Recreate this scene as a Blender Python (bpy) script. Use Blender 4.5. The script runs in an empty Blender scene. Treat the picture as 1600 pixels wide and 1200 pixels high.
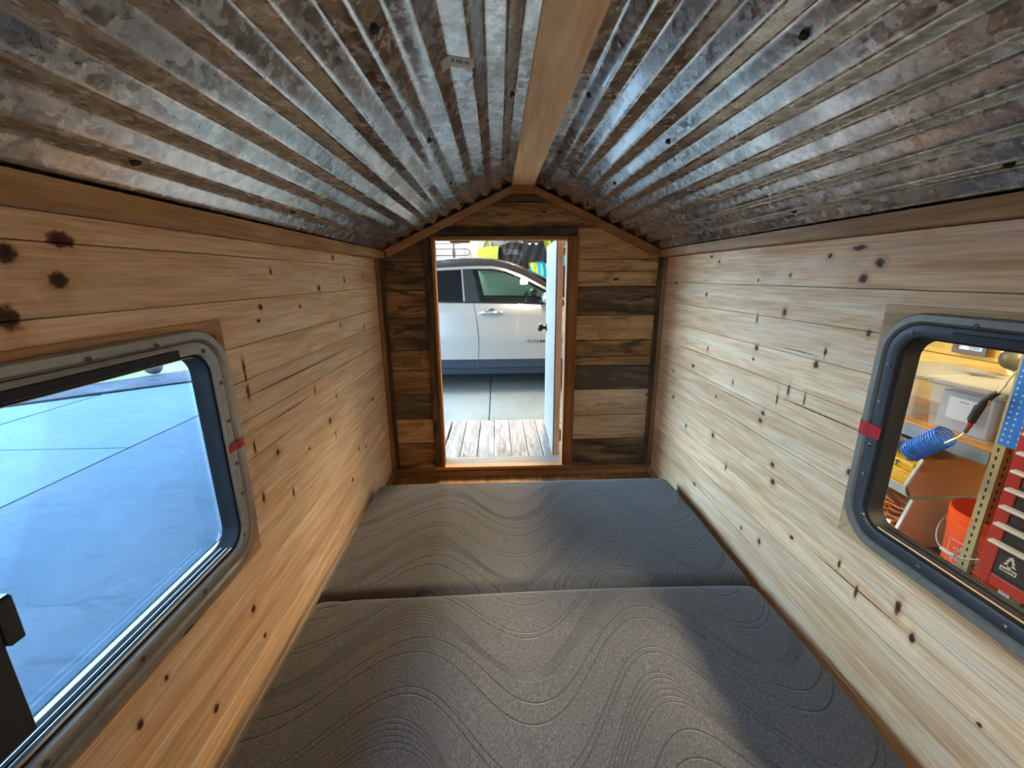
import bpy, bmesh, math, random
from mathutils import Vector, Matrix
random.seed(7)
S = bpy.context.scene
COL = S.collection
# ------------------------------------------------------------------ camera, world, lamps, exposure
F_PX = 644.27
cam_d = bpy.data.cameras.new('camera'); cam = bpy.data.objects.new('camera', cam_d); COL.objects.link(cam)
cam_d.sensor_fit = 'HORIZONTAL'; cam_d.sensor_width = 36.0; cam_d.lens = 36.0*F_PX/1600.0
cam_d.clip_start = 0.02; cam_d.clip_end = 200
r_ = Vector((0.99930288, -0.0368149, -0.00619864)); d_ = Vector((-0.0153016, -0.25244708, -0.96748971)); f_ = Vector((0.03405321, 0.9669101, -0.25283442))
M = Matrix((r_, -d_, -f_)).transposed().to_4x4(); M.translation = Vector((-0.1294, 0.0, 1.0621))
cam.matrix_world = M
S.camera = cam
S.view_settings.view_transform = 'Standard'; S.view_settings.look = 'None'
S.view_settings.gamma = 1.0; S.view_settings.use_curve_mapping = False
S.view_settings.exposure = 1.93
SKY_STRENGTH = 7.5
wd = bpy.data.worlds.new('world'); S.world = wd; wd.use_nodes = True
wn = wd.node_tree; wn.nodes.clear()
wo = wn.nodes.new('ShaderNodeOutputWorld'); wb = wn.nodes.new('ShaderNodeBackground')
wt = wn.nodes.new('ShaderNodeTexCoord'); ws = wn.nodes.new('ShaderNodeSeparateXYZ'); wr = wn.nodes.new('ShaderNodeValToRGB')
wn.links.new(wt.outputs['Generated'], ws.inputs[0]); wn.links.new(ws.outputs['Z'], wr.inputs[0]); wn.links.new(wr.outputs[0], wb.inputs['Color']); wn.links.new(wb.outputs[0], wo.inputs[0])
wr.color_ramp.elements[0].position = 0.0; wr.color_ramp.elements[0].color = (0.44, 0.72, 1.0, 1)
wr.color_ramp.elements[1].position = 0.7; wr.color_ramp.elements[1].color = (0.38, 0.66, 1.0, 1)
wb.inputs['Strength'].default_value = SKY_STRENGTH
LAMPS = [  # garage ceiling fixtures, the first an added fill lamp: x, y, length along y, watts, colour (built as fixtures further down)
    (-0.55, -1.15, 1.2, 12, (1.0, 0.78, 0.52)),  # unseen lamp added behind the camera to brighten the camper interior
    (2.2, 0.0, 1.2, 95, (1.0, 0.78, 0.48)),
    (0.35, 3.7, 1.2, 38, (1.0, 0.80, 0.54)),
    (-0.9, 6.6, 1.2, 40, (1.0, 0.90, 0.78)),
]
G = -0.40          # garage floor level; camper floor is z = 0
CEIL = 2.15
# ------------------------------------------------------------------ object helpers
def tag(o, label=None, cat=None, group=None, kind=None):
    if label: o['label'] = label
    if cat: o['category'] = cat
    if group: o['group'] = group
    if kind: o['kind'] = kind
    return o
def thing(name, loc=(0, 0, 0), label=None, cat=None, group=None, kind=None):
    o = bpy.data.objects.new(name, None); COL.objects.link(o); o.location = loc; o.empty_display_size = 0.05
    return tag(o, label, cat, group, kind)
def root_loc(o):
    v = Vector((0, 0, 0))
    while o is not None:
        v += o.location; o = o.parent
    return v
class MB:
    def __init__(s): s.v = []; s.f = []
    def add(s, vs, fs):
        n = len(s.v); s.v += [tuple(a) for a in vs]; s.f += [tuple(i+n for i in q) for q in fs]; return s
    def box(s, x0, x1, y0, y1, z0, z1):
        return s.add([(x0,y0,z0),(x1,y0,z0),(x1,y1,z0),(x0,y1,z0),(x0,y0,z1),(x1,y0,z1),(x1,y1,z1),(x0,y1,z1)],
                     [(0,3,2,1),(4,5,6,7),(0,1,5,4),(1,2,6,5),(2,3,7,6),(3,0,4,7)])
    def prism(s, poly, ax, a, b):      # poly of 2D points in the two other axes, extruded along ax from a to b
        def mk(p, w):
            return (w, p[0], p[1]) if ax == 0 else ((p[0], w, p[1]) if ax == 1 else (p[0], p[1], w))
        n = len(poly); vs = [mk(p, a) for p in poly]+[mk(p, b) for p in poly]
        fs = [tuple(range(n)), tuple(range(2*n-1, n-1, -1))]+[(i, i+n, (i+1) % n+n, (i+1) % n) for i in range(n)]
        return s.add(vs, fs)
    def tube(s, path, r, n=8, closed=False):
        P = [Vector(p) for p in path]; m = len(P); rr = r if isinstance(r, (list, tuple)) else [r]*m
        vs = []; up = None
        for i in range(m):
            t = (P[(i+1) % m]-P[i-1]) if closed else (P[min(i+1, m-1)]-P[max(i-1, 0)])
            if t.length < 1e-9: t = Vector((0, 0, 1))
            t.normalize()
            if up is None:
                up = Vector((0, 0, 1)) if abs(t.z) < .9 else Vector((1, 0, 0))
            a = up-t*up.dot(t)
            if a.length < 1e-6: a = t.orthogonal()
            a.normalize(); up = a; b = t.cross(a)
            for k in range(n):
                th = 2*math.pi*k/n; vs.append(P[i]+(a*math.cos(th)+b*math.sin(th))*rr[i])
        fs = []
        for i in range(m if closed else m-1):
            j = (i+1) % m
            for k in range(n): fs.append((i*n+k, i*n+(k+1) % n, j*n+(k+1) % n, j*n+k))
        if not closed: fs += [tuple(range(n-1, -1, -1)), tuple((m-1)*n+k for k in range(n))]
        return s.add(vs, fs)
    def lathe(s, prof, c, axis=2, n=24):   # prof (radius, height)
        c = Vector(c); vs = []; fs = []; m = len(prof)
        for (r, h) in prof:
            for k in range(n):
                th = 2*math.pi*k/n; a, b = r*math.cos(th), r*math.sin(th)
                vs.append(c+Vector({0: (h, a, b), 1: (a, h, b), 2: (a, b, h)}[axis]))
        for i in range(m-1):
            for k in range(n): fs.append((i*n+k, i*n+(k+1) % n, (i+1)*n+(k+1) % n, (i+1)*n+k))
        if prof[0][0] > 1e-6: fs.append(tuple(range(n-1, -1, -1)))
        if prof[-1][0] > 1e-6: fs.append(tuple((m-1)*n+k for k in range(n)))
        return s.add(vs, fs)
    def loft(s, rows, closed=False):
        n = len(rows[0]); vs = [p for r in rows for p in r]; fs = []
        for i in range(len(rows)-1):
            for k in range(n if closed else n-1): fs.append((i*n+k, i*n+(k+1) % n, (i+1)*n+(k+1) % n, (i+1)*n+k))
        return s.add(vs, fs)
    def build(s, name, mat, parent=None, bevel=0, smooth=False, solid=0, seg=1, autos=None):
        me = bpy.data.meshes.new(name)
        if parent is None:
            xs = [v[0] for v in s.v]; ys = [v[1] for v in s.v]; zs = [v[2] for v in s.v]
            off = Vector(((min(xs)+max(xs))/2, (min(ys)+max(ys))/2, min(zs)))
        else: off = root_loc(parent)
        me.from_pydata([tuple(Vector(v)-off) for v in s.v], [], s.f)
        bm = bmesh.new(); bm.from_mesh(me)
        if solid:
            bmesh.ops.recalc_face_normals(bm, faces=bm.faces)
            bmesh.ops.solidify(bm, geom=bm.faces[:], thickness=solid)
        bmesh.ops.remove_doubles(bm, verts=bm.verts, dist=1e-5)
        bmesh.ops.recalc_face_normals(bm, faces=bm.faces)
        if bevel:
            es = [e for e in bm.edges if len(e.link_faces) == 2 and e.calc_face_angle(0) > .5]
            bmesh.ops.bevel(bm, geom=es, offset=bevel, segments=seg, profile=.5, affect='EDGES', clamp_overlap=True)
        bm.to_mesh(me); bm.free()
        if smooth:
            for q in me.polygons: q.use_smooth = True
            me.set_sharp_from_angle(angle=math.radians(autos or 40))
        me.materials.append(mat)
        o = bpy.data.objects.new(name, me); COL.objects.link(o)
        if parent is None: o.location = off
        else: o.parent = parent
        return o
def text_mb(body, size, xf, extrude=0.0005, shear=0, spacing=1.0, align='CENTER'):
    cu = bpy.data.curves.new('t', 'FONT'); cu.body = body; cu.size = size; cu.extrude = extrude; cu.shear = shear
    cu.space_character = spacing; cu.align_x = align; cu.align_y = 'CENTER'; cu.resolution_u = 2; cu.offset = size*.018
    o = bpy.data.objects.new('t', cu); COL.objects.link(o)
    dg = bpy.context.evaluated_depsgraph_get(); me = bpy.data.meshes.new_from_object(o.evaluated_get(dg))
    b = MB(); b.add([xf(v.co) for v in me.vertices], [tuple(q.vertices) for q in me.polygons])
    bpy.data.objects.remove(o); bpy.data.curves.remove(cu); bpy.data.meshes.remove(me)
    return b
def clip(poly, a, b, c):               # keep a*x+b*y <= c
    out = []
    for i in range(len(poly)):
        p, q = poly[i], poly[(i+1) % len(poly)]; dp, dq = a*p[0]+b*p[1]-c, a*q[0]+b*q[1]-c
        if dp <= 0: out.append(p)
        if dp*dq < 0:
            t = dp/(dp-dq); out.append((p[0]+t*(q[0]-p[0]), p[1]+t*(q[1]-p[1])))
    return out
# ------------------------------------------------------------------ material helpers
def mat_new(name):
    m = bpy.data.materials.new(name); m.use_nodes = True; nt = m.node_tree; nt.nodes.clear()
    out = nt.nodes.new('ShaderNodeOutputMaterial'); b = nt.nodes.new('ShaderNodeBsdfPrincipled'); nt.links.new(b.outputs[0], out.inputs[0])
    return m, nt, b, out
def lk(nt, a, b): nt.links.new(a, b)
def math_(nt, op, a, b=None, c=None, clampit=False):
    n = nt.nodes.new('ShaderNodeMath'); n.operation = op; n.use_clamp = clampit
    for i, x in enumerate((a, b, c)):
        if x is None: continue
        if isinstance(x, (int, float)): n.inputs[i].default_value = x
        else: lk(nt, x, n.inputs[i])
    return n.outputs[0]
def vmath(nt, op, a, b=None):
    n = nt.nodes.new('ShaderNodeVectorMath'); n.operation = op
    for i, x in enumerate((a, b)):
        if x is None: continue
        if isinstance(x, tuple): n.inputs[i].default_value = x
        else: lk(nt, x, n.inputs[i])
    return n.outputs['Value'] if op in ('LENGTH', 'DOT_PRODUCT') else n.outputs[0]
def noise(nt, vec, scale=1.0, detail=3.0, rough=.5, dist=0.0):
    n = nt.nodes.new('ShaderNodeTexNoise'); n.inputs['Scale'].default_value = scale; n.inputs['Detail'].default_value = detail
    n.inputs['Roughness'].default_value = rough; n.inputs['Distortion'].default_value = dist; lk(nt, vec, n.inputs['Vector']); return n.outputs['Fac']
def mixc(nt, fac, a, b, mode='MIX'):
    n = nt.nodes.new('ShaderNodeMix'); n.data_type = 'RGBA'; n.blend_type = mode
    for i, x in ((0, fac), (6, a), (7, b)):
        if isinstance(x, (int, float)): n.inputs[i].default_value = x
        elif isinstance(x, tuple): n.inputs[i].default_value = (*x, 1)[:4]
        else: lk(nt, x, n.inputs[i])
    return n.outputs[2]
def ramp(nt, fac, stops):
    n = nt.nodes.new('ShaderNodeValToRGB'); e = n.color_ramp.elements
    while len(e) < len(stops): e.new(.5)
    for q, (p, c) in zip(e, stops):
        q.position = p; q.color = (*c, 1) if isinstance(c, tuple) else (c, c, c, 1)
    lk(nt, fac, n.inputs[0]); return n.outputs[0]
def mrange(nt, v, a, b, c=0.0, d=1.0):
    n = nt.nodes.new('ShaderNodeMapRange'); n.clamp = True; lk(nt, v, n.inputs[0])
    for i, x in enumerate((a, b, c, d)): n.inputs[i+1].default_value = x
    return n.outputs[0]
def bump(nt, h, bsdf, strength=.3, dist=.001):
    n = nt.nodes.new('ShaderNodeBump'); n.inputs['Strength'].default_value = strength; n.inputs['Distance'].default_value = dist
    lk(nt, h, n.inputs['Height']); lk(nt, n.outputs[0], bsdf.inputs['Normal'])
def srgb(r, g, b):
    f = lambda c: (c/255/12.92) if c/255 <= .04045 else ((c/255+.055)/1.055)**2.4
    return (f(r), f(g), f(b))
def plain(name, col, rough=.5, metal=0.0, var=.08, scale=30, coat=0.0, bmp=0.0, spec=.5):
    m, nt, b, out = mat_new(name)
    tc = nt.nodes.new('ShaderNodeTexCoord').outputs['Object']
    n = noise(nt, tc, scale, 3)
    v = mrange(nt, n, .3, .7, 1-var, 1+var)
    mm = mixc(nt, 1.0, col, v, 'MULTIPLY'); lk(nt, mm, b.inputs['Base Color'])
    if var > 0: lk(nt, mrange(nt, n, .3, .7, max(0, rough-.06), min(1, rough+.06)), b.inputs['Roughness'])
    else: b.inputs['Roughness'].default_value = rough
    b.inputs['Specular IOR Level'].default_value = spec; b.inputs['Metallic'].default_value = metal; b.inputs['Coat Weight'].default_value = coat
    if bmp: bump(nt, n, b, bmp, .002)
    return m
def wood(name, light, mid, dark, axis=1, knots=None, stain=None, stain_amt=.5, ringd=.5, fib=.25, rough=.62, rnd_amt=.12, bumps=.25, autoknots=0.0, scl=1.0):
    m, nt, b, out = mat_new(name)
    tc = nt.nodes.new('ShaderNodeTexCoord').outputs['Object']
    oi = nt.nodes.new('ShaderNodeObjectInfo').outputs['Random']
    cx = nt.nodes.new('ShaderNodeCombineXYZ')
    lk(nt, math_(nt, 'MULTIPLY', oi, 13.7), cx.inputs[0]); lk(nt, math_(nt, 'MULTIPLY', oi, 37.1), cx.inputs[1]); lk(nt, math_(nt, 'MULTIPLY', oi, 71.9), cx.inputs[2])
    def sc(a, c): v = [c*scl]*3; v[axis] = a*scl; return tuple(v)
    kmin = None; bend = None
    if knots:
        wob = noise(nt, tc, 90, 2)
        for (y, z, ry, rz) in knots:
            if axis == 1: cc = (0, y, z); ss = (0, 1/ry, 1/rz)
            else: cc = (y, 0, z); ss = (1/ry, 0, 1/rz)
            dd = vmath(nt, 'LENGTH', vmath(nt, 'MULTIPLY', vmath(nt, 'SUBTRACT', tc, cc), ss))
            kmin = dd if kmin is None else math_(nt, 'MINIMUM', kmin, dd)
        kmin = math_(nt, 'ADD', kmin, mrange(nt, wob, .2, .8, -.25, .35))
        bend = math_(nt, 'DIVIDE', .22, math_(nt, 'ADD', math_(nt, 'MULTIPLY', kmin, kmin), 1.2))
    if autoknots:
        vo = nt.nodes.new('ShaderNodeTexVoronoi'); vo.feature = 'F1'; vo.inputs['Scale'].default_value = 1
        lk(nt, vmath(nt, 'MULTIPLY', vmath(nt, 'ADD', tc, cx.outputs[0]), sc(5.0, 11.0)), vo.inputs['Vector'])
        wob = noise(nt, tc, 90, 2)
        ak = math_(nt, 'ADD', math_(nt, 'MULTIPLY', vo.outputs['Distance'], 1/autoknots), mrange(nt, wob, .2, .8, -.3, .3))
        kmin = ak if kmin is None else math_(nt, 'MINIMUM', kmin, ak)
        if bend is None: bend = math_(nt, 'DIVIDE', .22, math_(nt, 'ADD', math_(nt, 'MULTIPLY', kmin, kmin), 1.2))
    P = vmath(nt, 'ADD', tc, cx.outputs[0])
    n1 = noise(nt, vmath(nt, 'MULTIPLY', P, sc(1.1, 9.0)), 1.0, 2.5, .5, .5)
    if bend is not None: n1 = math_(nt, 'ADD', n1, bend)
    rings = math_(nt, 'SINE', math_(nt, 'MULTIPLY', n1, 55))
    rings = math_(nt, 'POWER', mrange(nt, rings, -1, 1), 2.5)
    n2 = noise(nt, vmath(nt, 'MULTIPLY', P, sc(6, 240)), 1.0, 3, .6)
    n3 = noise(nt, vmath(nt, 'MULTIPLY', P, sc(2.2, 26)), 1.0, 4, .6, .3)
    col = ramp(nt, n3, [(.32, light), (.5, mid), (.72, dark)])
    col = mixc(nt, math_(nt, 'MULTIPLY', rings, ringd), col, dark)
    col = mixc(nt, 1.0, col, mrange(nt, n2, .3, .7, 1-fib, 1+fib*.6), 'MULTIPLY')
    if stain:
        s1 = noise(nt, vmath(nt, 'MULTIPLY', P, sc(3.5, 16)), 1.0, 5, .62, 1.2)
        col = mixc(nt, math_(nt, 'MULTIPLY', mrange(nt, s1, .62-stain_amt*.4, .72-stain_amt*.25), .9), col, stain)
    if kmin is not None:
        halo = math_(nt, 'MULTIPLY', mrange(nt, kmin, 1.0, 2.6, 1, 0), .30)
        col = mixc(nt, halo, col, srgb(176, 112, 58))
        col = mixc(nt, mrange(nt, kmin, .75, 1.15, 1, 0), col, srgb(104, 60, 32))
        col = mixc(nt, math_(nt, 'MULTIPLY', mrange(nt, kmin, .25, .9, 1, 0), .9), col, srgb(52, 30, 20))
    col = mixc(nt, 1.0, col, mrange(nt, oi, 0, 1, 1-rnd_amt, 1+rnd_amt), 'MULTIPLY')
    lk(nt, col, b.inputs['Base Color'])
    b.inputs['Roughness'].default_value = rough; b.inputs['Specular IOR Level'].default_value = .35
    h = math_(nt, 'ADD', math_(nt, 'MULTIPLY', n2, .6), math_(nt, 'MULTIPLY', rings, .4))
    bump(nt, h, b, bumps, .0012)
    return m
def glass(name, tint=(.93, .97, .96), refl=.5):
    m, nt, b, out = mat_new(name); nt.nodes.remove(b)
    t = nt.nodes.new('ShaderNodeBsdfTransparent'); g = nt.nodes.new('ShaderNodeBsdfGlossy'); mx = nt.nodes.new('ShaderNodeMixShader'); fr = nt.nodes.new('ShaderNodeFresnel')
    t.inputs[0].default_value = (*tint, 1); g.inputs['Roughness'].default_value = .02; fr.inputs[0].default_value = 1.45
    lk(nt, math_(nt, 'MULTIPLY', fr.outputs[0], refl), mx.inputs[0]); lk(nt, t.outputs[0], mx.inputs[1]); lk(nt, g.outputs[0], mx.inputs[2]); lk(nt, mx.outputs[0], out.inputs[0])
    return m
def emitm(name, col, st):
    m, nt, b, out = mat_new(name); b.inputs['Base Color'].default_value = (*col, 1)
    b.inputs['Emission Color'].default_value = (*col, 1); b.inputs['Emission Strength'].default_value = st; return m
# ------------------------------------------------------------------ knots seen on the side walls (y, z, radius y, radius z)
LK=[(0.603,1.113,0.02,0.012),(0.586,1.061,0.014,0.013),(0.533,1.093,0.014,0.013),(0.515,1.018,0.016,0.017),(0.686,1.164,0.007,0.004),(1.051,0.992,0.009,0.008),(1.033,0.961,0.01,0.004),(1.123,1.078,0.006,0.008),(1.406,1.029,0.01,0.011),(1.557,1.131,0.01,0.01),(1.647,1.051,0.008,0.01),(1.869,1.065,0.006,0.008),(1.259,0.979,0.007,0.005),(1.024,0.618,0.01,0.009),(0.945,0.866,0.005,0.018),(0.945,0.805,0.006,0.018),(1.367,0.582,0.01,0.012),(1.447,0.651,0.006,0.008),(0.664,0.218,0.008,0.010),(0.522,0.371,0.007,0.009),(0.845,0.213,0.007,0.007),(0.824,0.312,0.008,0.010),(0.583,0.393,0.005,0.006),(1.849,0.516,0.03,0.005),(0.933,0.671,0.005,0.016),(1.197,0.554,0.008,0.005),(1.611,0.373,0.008,0.008),(1.698,0.345,0.008,0.008),(1.505,0.286,0.01,0.008),(1.83,0.854,0.006,0.012),(1.07,0.475,0.005,0.014),(0.933,0.538,0.006,0.016),(1.558,0.891,0.005,0.014),(1.283,0.716,0.005,0.016)]
RK=[(0.969,1.121,0.02,0.006),(0.91,1.086,0.012,0.011),(0.944,1.052,0.012,0.011),(1.054,1.106,0.007,0.006),(1.187,0.955,0.009,0.013),(1.649,1.131,0.01,0.006),(1.587,1.11,0.008,0.006),(1.657,0.987,0.008,0.008),(1.333,1.045,0.005,0.005),(1.188,1.06,0.005,0.005),(1.293,0.832,0.009,0.01),(1.035,0.831,0.010,0.010),(1.012,0.869,0.005,0.012),(1.213,0.636,0.009,0.009),(1.22,0.609,0.009,0.009),(1.484,0.454,0.011,0.010),(1.71,0.41,0.009,0.009),(1.133,0.497,0.009,0.009),(1.121,0.445,0.011,0.011),(0.874,0.602,0.008,0.008),(1.581,0.192,0.011,0.008),(1.495,0.608,0.006,0.006),(0.9,0.932,0.006,0.009),(0.729,0.463,0.012,0.010),(0.695,0.378,0.007,0.02),(0.655,0.34,0.006,0.012),(0.847,0.366,0.004,0.013),(1.008,0.328,0.008,0.007),(1.136,0.224,0.007,0.011),(1.234,0.208,0.006,0.006),(0.521,0.291,0.005,0.005),(1.311,0.924,0.004,0.013),(1.598,0.777,0.005,0.012),(1.704,0.684,0.014,0.007),(1.398,0.689,0.004,0.01),(1.119,0.738,0.005,0.018),(1.053,0.729,0.003,0.018),(1.371,0.372,0.005,0.012),(1.868,0.498,0.009,0.008),(1.895,0.618,0.007,0.006),(1.301,0.794,0.007,0.005),(1.951,1.027,0.009,0.007)]
LK += [(1.23,.795,.31,.0020),(1.12,.707,.12,.0018),(.945,.842,.004,.014),(1.40,.520,.004,.012)]
RK += [(1.0,.7085,.16,.0018),(.80,.341,.12,.0018),(1.38,.642,.10,.0012),(1.10,.855,.07,.0012),(1.16,.70,.004,.02),(.79,.335,.004,.018)]
M_ = {}
M_['pine_l'] = wood('knotty_pine_left', srgb(250,230,204), srgb(246,216,182), srgb(220,178,136), 1, knots=LK, ringd=.40)
M_['pine_r'] = wood('knotty_pine_right', srgb(254,220,184), srgb(250,206,160), srgb(222,166,118), 1, knots=RK, ringd=.34)
M_['trim_y'] = wood('pine_trim_long', srgb(218,182,136), srgb(200,156,108), srgb(160,112,66), 1, ringd=.35, autoknots=.09)
M_['ridge'] = wood('ridge_board', srgb(236,206,170), srgb(222,188,150), srgb(196,158,120), 1, ringd=.25, fib=.12, rough=.7)
M_['trim_x'] = wood('pine_trim_cross', srgb(204,158,108), srgb(184,132,84), srgb(150,100,58), 0, ringd=.25)
M_['rafter'] = wood('rafter_board', srgb(196,146,104), srgb(180,128,86), srgb(150,100,62), 0, ringd=.1, fib=.1)
M_['trim_z'] = wood('pine_trim_upright', srgb(190,148,104), srgb(168,124,82), srgb(132,92,58), 2, ringd=.25)
M_['jamb'] = wood('cedar_jamb', srgb(196,136,78), srgb(172,110,58), srgb(132,78,38), 2, ringd=.25)
M_['dark_z'] = wood('weathered_casing_upright', srgb(128,98,72), srgb(98,74,54), srgb(62,46,36), 2, ringd=.5, stain=srgb(48,38,32), stain_amt=.4)
M_['dark_x'] = wood('weathered_casing_cross', srgb(134,106,82), srgb(104,82,62), srgb(64,50,40), 0, ringd=.5, stain=srgb(52,42,36), stain_amt=.4)
M_['rec_dark'] = wood('reclaimed_dark', srgb(168,138,108), srgb(132,104,78), srgb(84,64,48), 0, stain=srgb(58,42,32), stain_amt=.35, ringd=.45, fib=.35, rnd_amt=.2)
M_['rec_mid'] = wood('reclaimed_mixed', srgb(212,168,116), srgb(178,134,88), srgb(122,84,54), 0, stain=srgb(84,60,44), stain_amt=.35, ringd=.5, fib=.3, rnd_amt=.12, autoknots=.07)
M_['rec_tan'] = wood('reclaimed_tan', srgb(238,200,146), srgb(222,178,124), srgb(184,136,88), 0, stain=srgb(150,112,72), stain_amt=.2, ringd=.35, autoknots=.07)
M_['rec_light'] = wood('reclaimed_pale', srgb(246,220,184), srgb(232,200,162), srgb(194,156,118), 0, stain=srgb(170,136,100), stain_amt=.15, ringd=.3, autoknots=.06)
M_['rec_half'] = wood('reclaimed_half_grey', srgb(196,164,124), srgb(150,122,94), srgb(92,76,64), 0, stain=srgb(82,70,62), stain_amt=.9, ringd=.5)
M_['deck'] = wood('deck_pine', srgb(140,134,126), srgb(124,115,106), srgb(84,73,64), 1, stain=srgb(150,132,118), stain_amt=.22, ringd=.45, autoknots=.06, rnd_amt=.16)
M_['deck_x'] = wood('deck_cross_board', srgb(140,130,120), srgb(128,116,104), srgb(104,90,78), 0, ringd=.3, autoknots=.06)
M_['laminate'] = wood('laminate_floor', srgb(206,160,110), srgb(180,132,84), srgb(136,94,58), 1, ringd=.3, rough=.35, rnd_amt=.25)
M_['stud'] = wood('door_edge_wood', srgb(250,230,206), srgb(244,218,190), srgb(220,188,158), 2, ringd=.15, autoknots=.05)
M_['shell'] = wood('outer_sheathing', srgb(120,90,60), srgb(100,74,50), srgb(70,50,34), 1, ringd=.2)
M_['ply'] = wood('garage_wall_boards', srgb(222,174,76), srgb(208,158,62), srgb(176,124,46), 1, ringd=.3, autoknots=.10, scl=.5, rnd_amt=.05)
M_['clap'] = wood('dark_clapboard', srgb(150,104,70), srgb(124,84,56), srgb(90,60,40), 1, ringd=.2)
M_['chip'] = wood('shelf_board', srgb(214,160,96), srgb(196,140,78), srgb(160,108,60), 1, ringd=.1)
M_['white'] = plain('white_paint', srgb(116,110,98), .5, 0, .03)
M_['gwall'] = plain('garage_wall_paint', srgb(96,98,98), .7, 0, .05, 6)
M_['gceil'] = plain('garage_ceiling_paint', srgb(200,198,192), .8, 0, .05, 6)
M_['alum'] = plain('window_aluminium', srgb(170,166,160), .42, .75, .10, 60)
M_['alum2'] = plain('window_inner_frame', srgb(66,66,68), .5, .35, .08, 60)
M_['alum3'] = plain('window_frame_grey', srgb(138,128,118), .5, .5, .12, 60)
M_['seal'] = plain('dark_seal', srgb(30,31,35), .6, 0, .1, 60, spec=.2)
M_['lid'] = plain('bin_lid_white', srgb(140,140,132), .5, 0, .02)
M_['track'] = plain('bright_track', srgb(130,134,142), .45, .5, .05, 60)
M_['rubber'] = plain('black_rubber', srgb(34,32,34), .6, 0, .1, 60)
M_['stile'] = plain('dark_sash', srgb(56,56,62), .45, .3, .1, 60)
M_['red'] = plain('red_tape', srgb(190,24,34), .4, 0, .12, 60)
M_['screw'] = plain('screw_steel', srgb(120,112,104), .4, .9, .1, 90)
M_['hole'] = plain('dark_fastener', srgb(24,20,18), .7, 0, .1, 90)
M_['iron'] = plain('black_iron', srgb(22,22,24), .35, .4, .1, 60)
M_['black'] = plain('black_plastic', srgb(26,26,28), .45, 0, .1, 40)
M_['blackcloth'] = plain('black_cloth', srgb(18,18,20), .85, 0, .25, 14, bmp=.4)
M_['greycloth'] = plain('grey_cloth', srgb(52,52,55), .8, 0, .2, 14, bmp=.4)
M_['lime'] = plain('lime_fabric', srgb(124,156,30), .8, 0, .05, 14)
M_['shelfsteel'] = plain('blue_grey_beam', srgb(132,148,158), .45, .2, .06, 20)
M_['post'] = plain('tan_post', srgb(166,158,112), .45, .1, .05, 20)
M_['redpaint'] = plain('red_chest_paint', srgb(160,34,28), .35, 0, .05, 20, coat=.3)
M_['drawer'] = plain('black_drawer', srgb(44,44,46), .45, .1, .15, 24)
M_['whiteplastic'] = plain('white_plastic', srgb(190,190,188), .35, 0, .02)
M_['orange'] = plain('orange_plastic', srgb(240,84,16), .4, 0, .04)
M_['orangecord'] = plain('orange_cord', srgb(206,104,48), .5, 0, .15, 40)
M_['redcord'] = plain('red_cord', srgb(176,40,40), .5, 0, .15, 40)
M_['yellow'] = plain('yellow_plastic', srgb(248,190,24), .45, 0, .05)
M_['bluehose'] = plain('blue_hose', srgb(24,136,250), .3, 0, .05)
M_['bluepaint'] = plain('blue_pegboard', srgb(32,118,208), .4, .1, .05)
M_['card'] = plain('tan_carton', srgb(214,180,120), .75, 0, .07, 12)
M_['cardedge'] = plain('white_carton', srgb(216,216,204), .7, 0, .04, 12)
M_['brass'] = plain('brass', srgb(196,170,96), .3, .9, .05)
M_['cream'] = plain('cream_plastic', srgb(236,226,190), .45, 0, .04)
M_['olive'] = plain('olive_shade', srgb(82,78,56), .5, .2, .12, 30)
M_['frame_w'] = plain('picture_frame_wood', srgb(96,70,48), .45, 0, .15, 30)
M_['photo'] = plain('picture_print', srgb(190,196,200), .3, 0, .7, 22)
M_['paper'] = plain('white_paper', srgb(200,202,204), .6, 0, .02)
M_['rock'] = plain('grey_stone', srgb(40,42,46), .9, 0, .3, 9, bmp=.8)
M_['tyre'] = plain('tyre_rubber', srgb(28,28,30), .8, 0, .1)
M_['chrome'] = plain('chrome', srgb(216,218,222), .12, 1, .03)
M_['paint'] = plain('car_paint', srgb(100,99,95), .25, .15, 0.0, 8, coat=1.0)
M_['carblack'] = plain('car_gloss_black', srgb(20,18,20), .12, 0, .05, 8, coat=1.0)
M_['cladding'] = plain('car_cladding', srgb(26,31,38), .85, 0, .08, 30, spec=.12)
M_['seat'] = plain('car_seat', srgb(38,38,42), .7, 0, .1)
M_['glass'] = glass('window_glass', (.95, .98, .99), .25)
M_['carglass'] = glass('car_glass', (.78, .94, .89), 1.0)
M_['darkglass'] = glass('privacy_glass', (.16, .17, .17), 1.5)
M_['sticker'] = plain('label_paper', srgb(196,192,188), .5, 0, .08, 90)
def bin_plastic():
    m, nt, b, out = mat_new('clear_bin_plastic'); tr = nt.nodes.new('ShaderNodeBsdfTransparent'); mx = nt.nodes.new('ShaderNodeMixShader')
    b.inputs['Base Color'].default_value = (.78, .80, .80, 1); b.inputs['Roughness'].default_value = .25; tr.inputs[0].default_value = (.9, .92, .92, 1)
    mx.inputs[0].default_value = .22; lk(nt, tr.outputs[0], mx.inputs[1]); lk(nt, b.outputs[0], mx.inputs[2]); lk(nt, mx.outputs[0], out.inputs[0]); return m
M_['bin'] = bin_plastic()
M_['tint'] = glass('tinted_sash_glass', (.10, .11, .12), .25)
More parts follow.
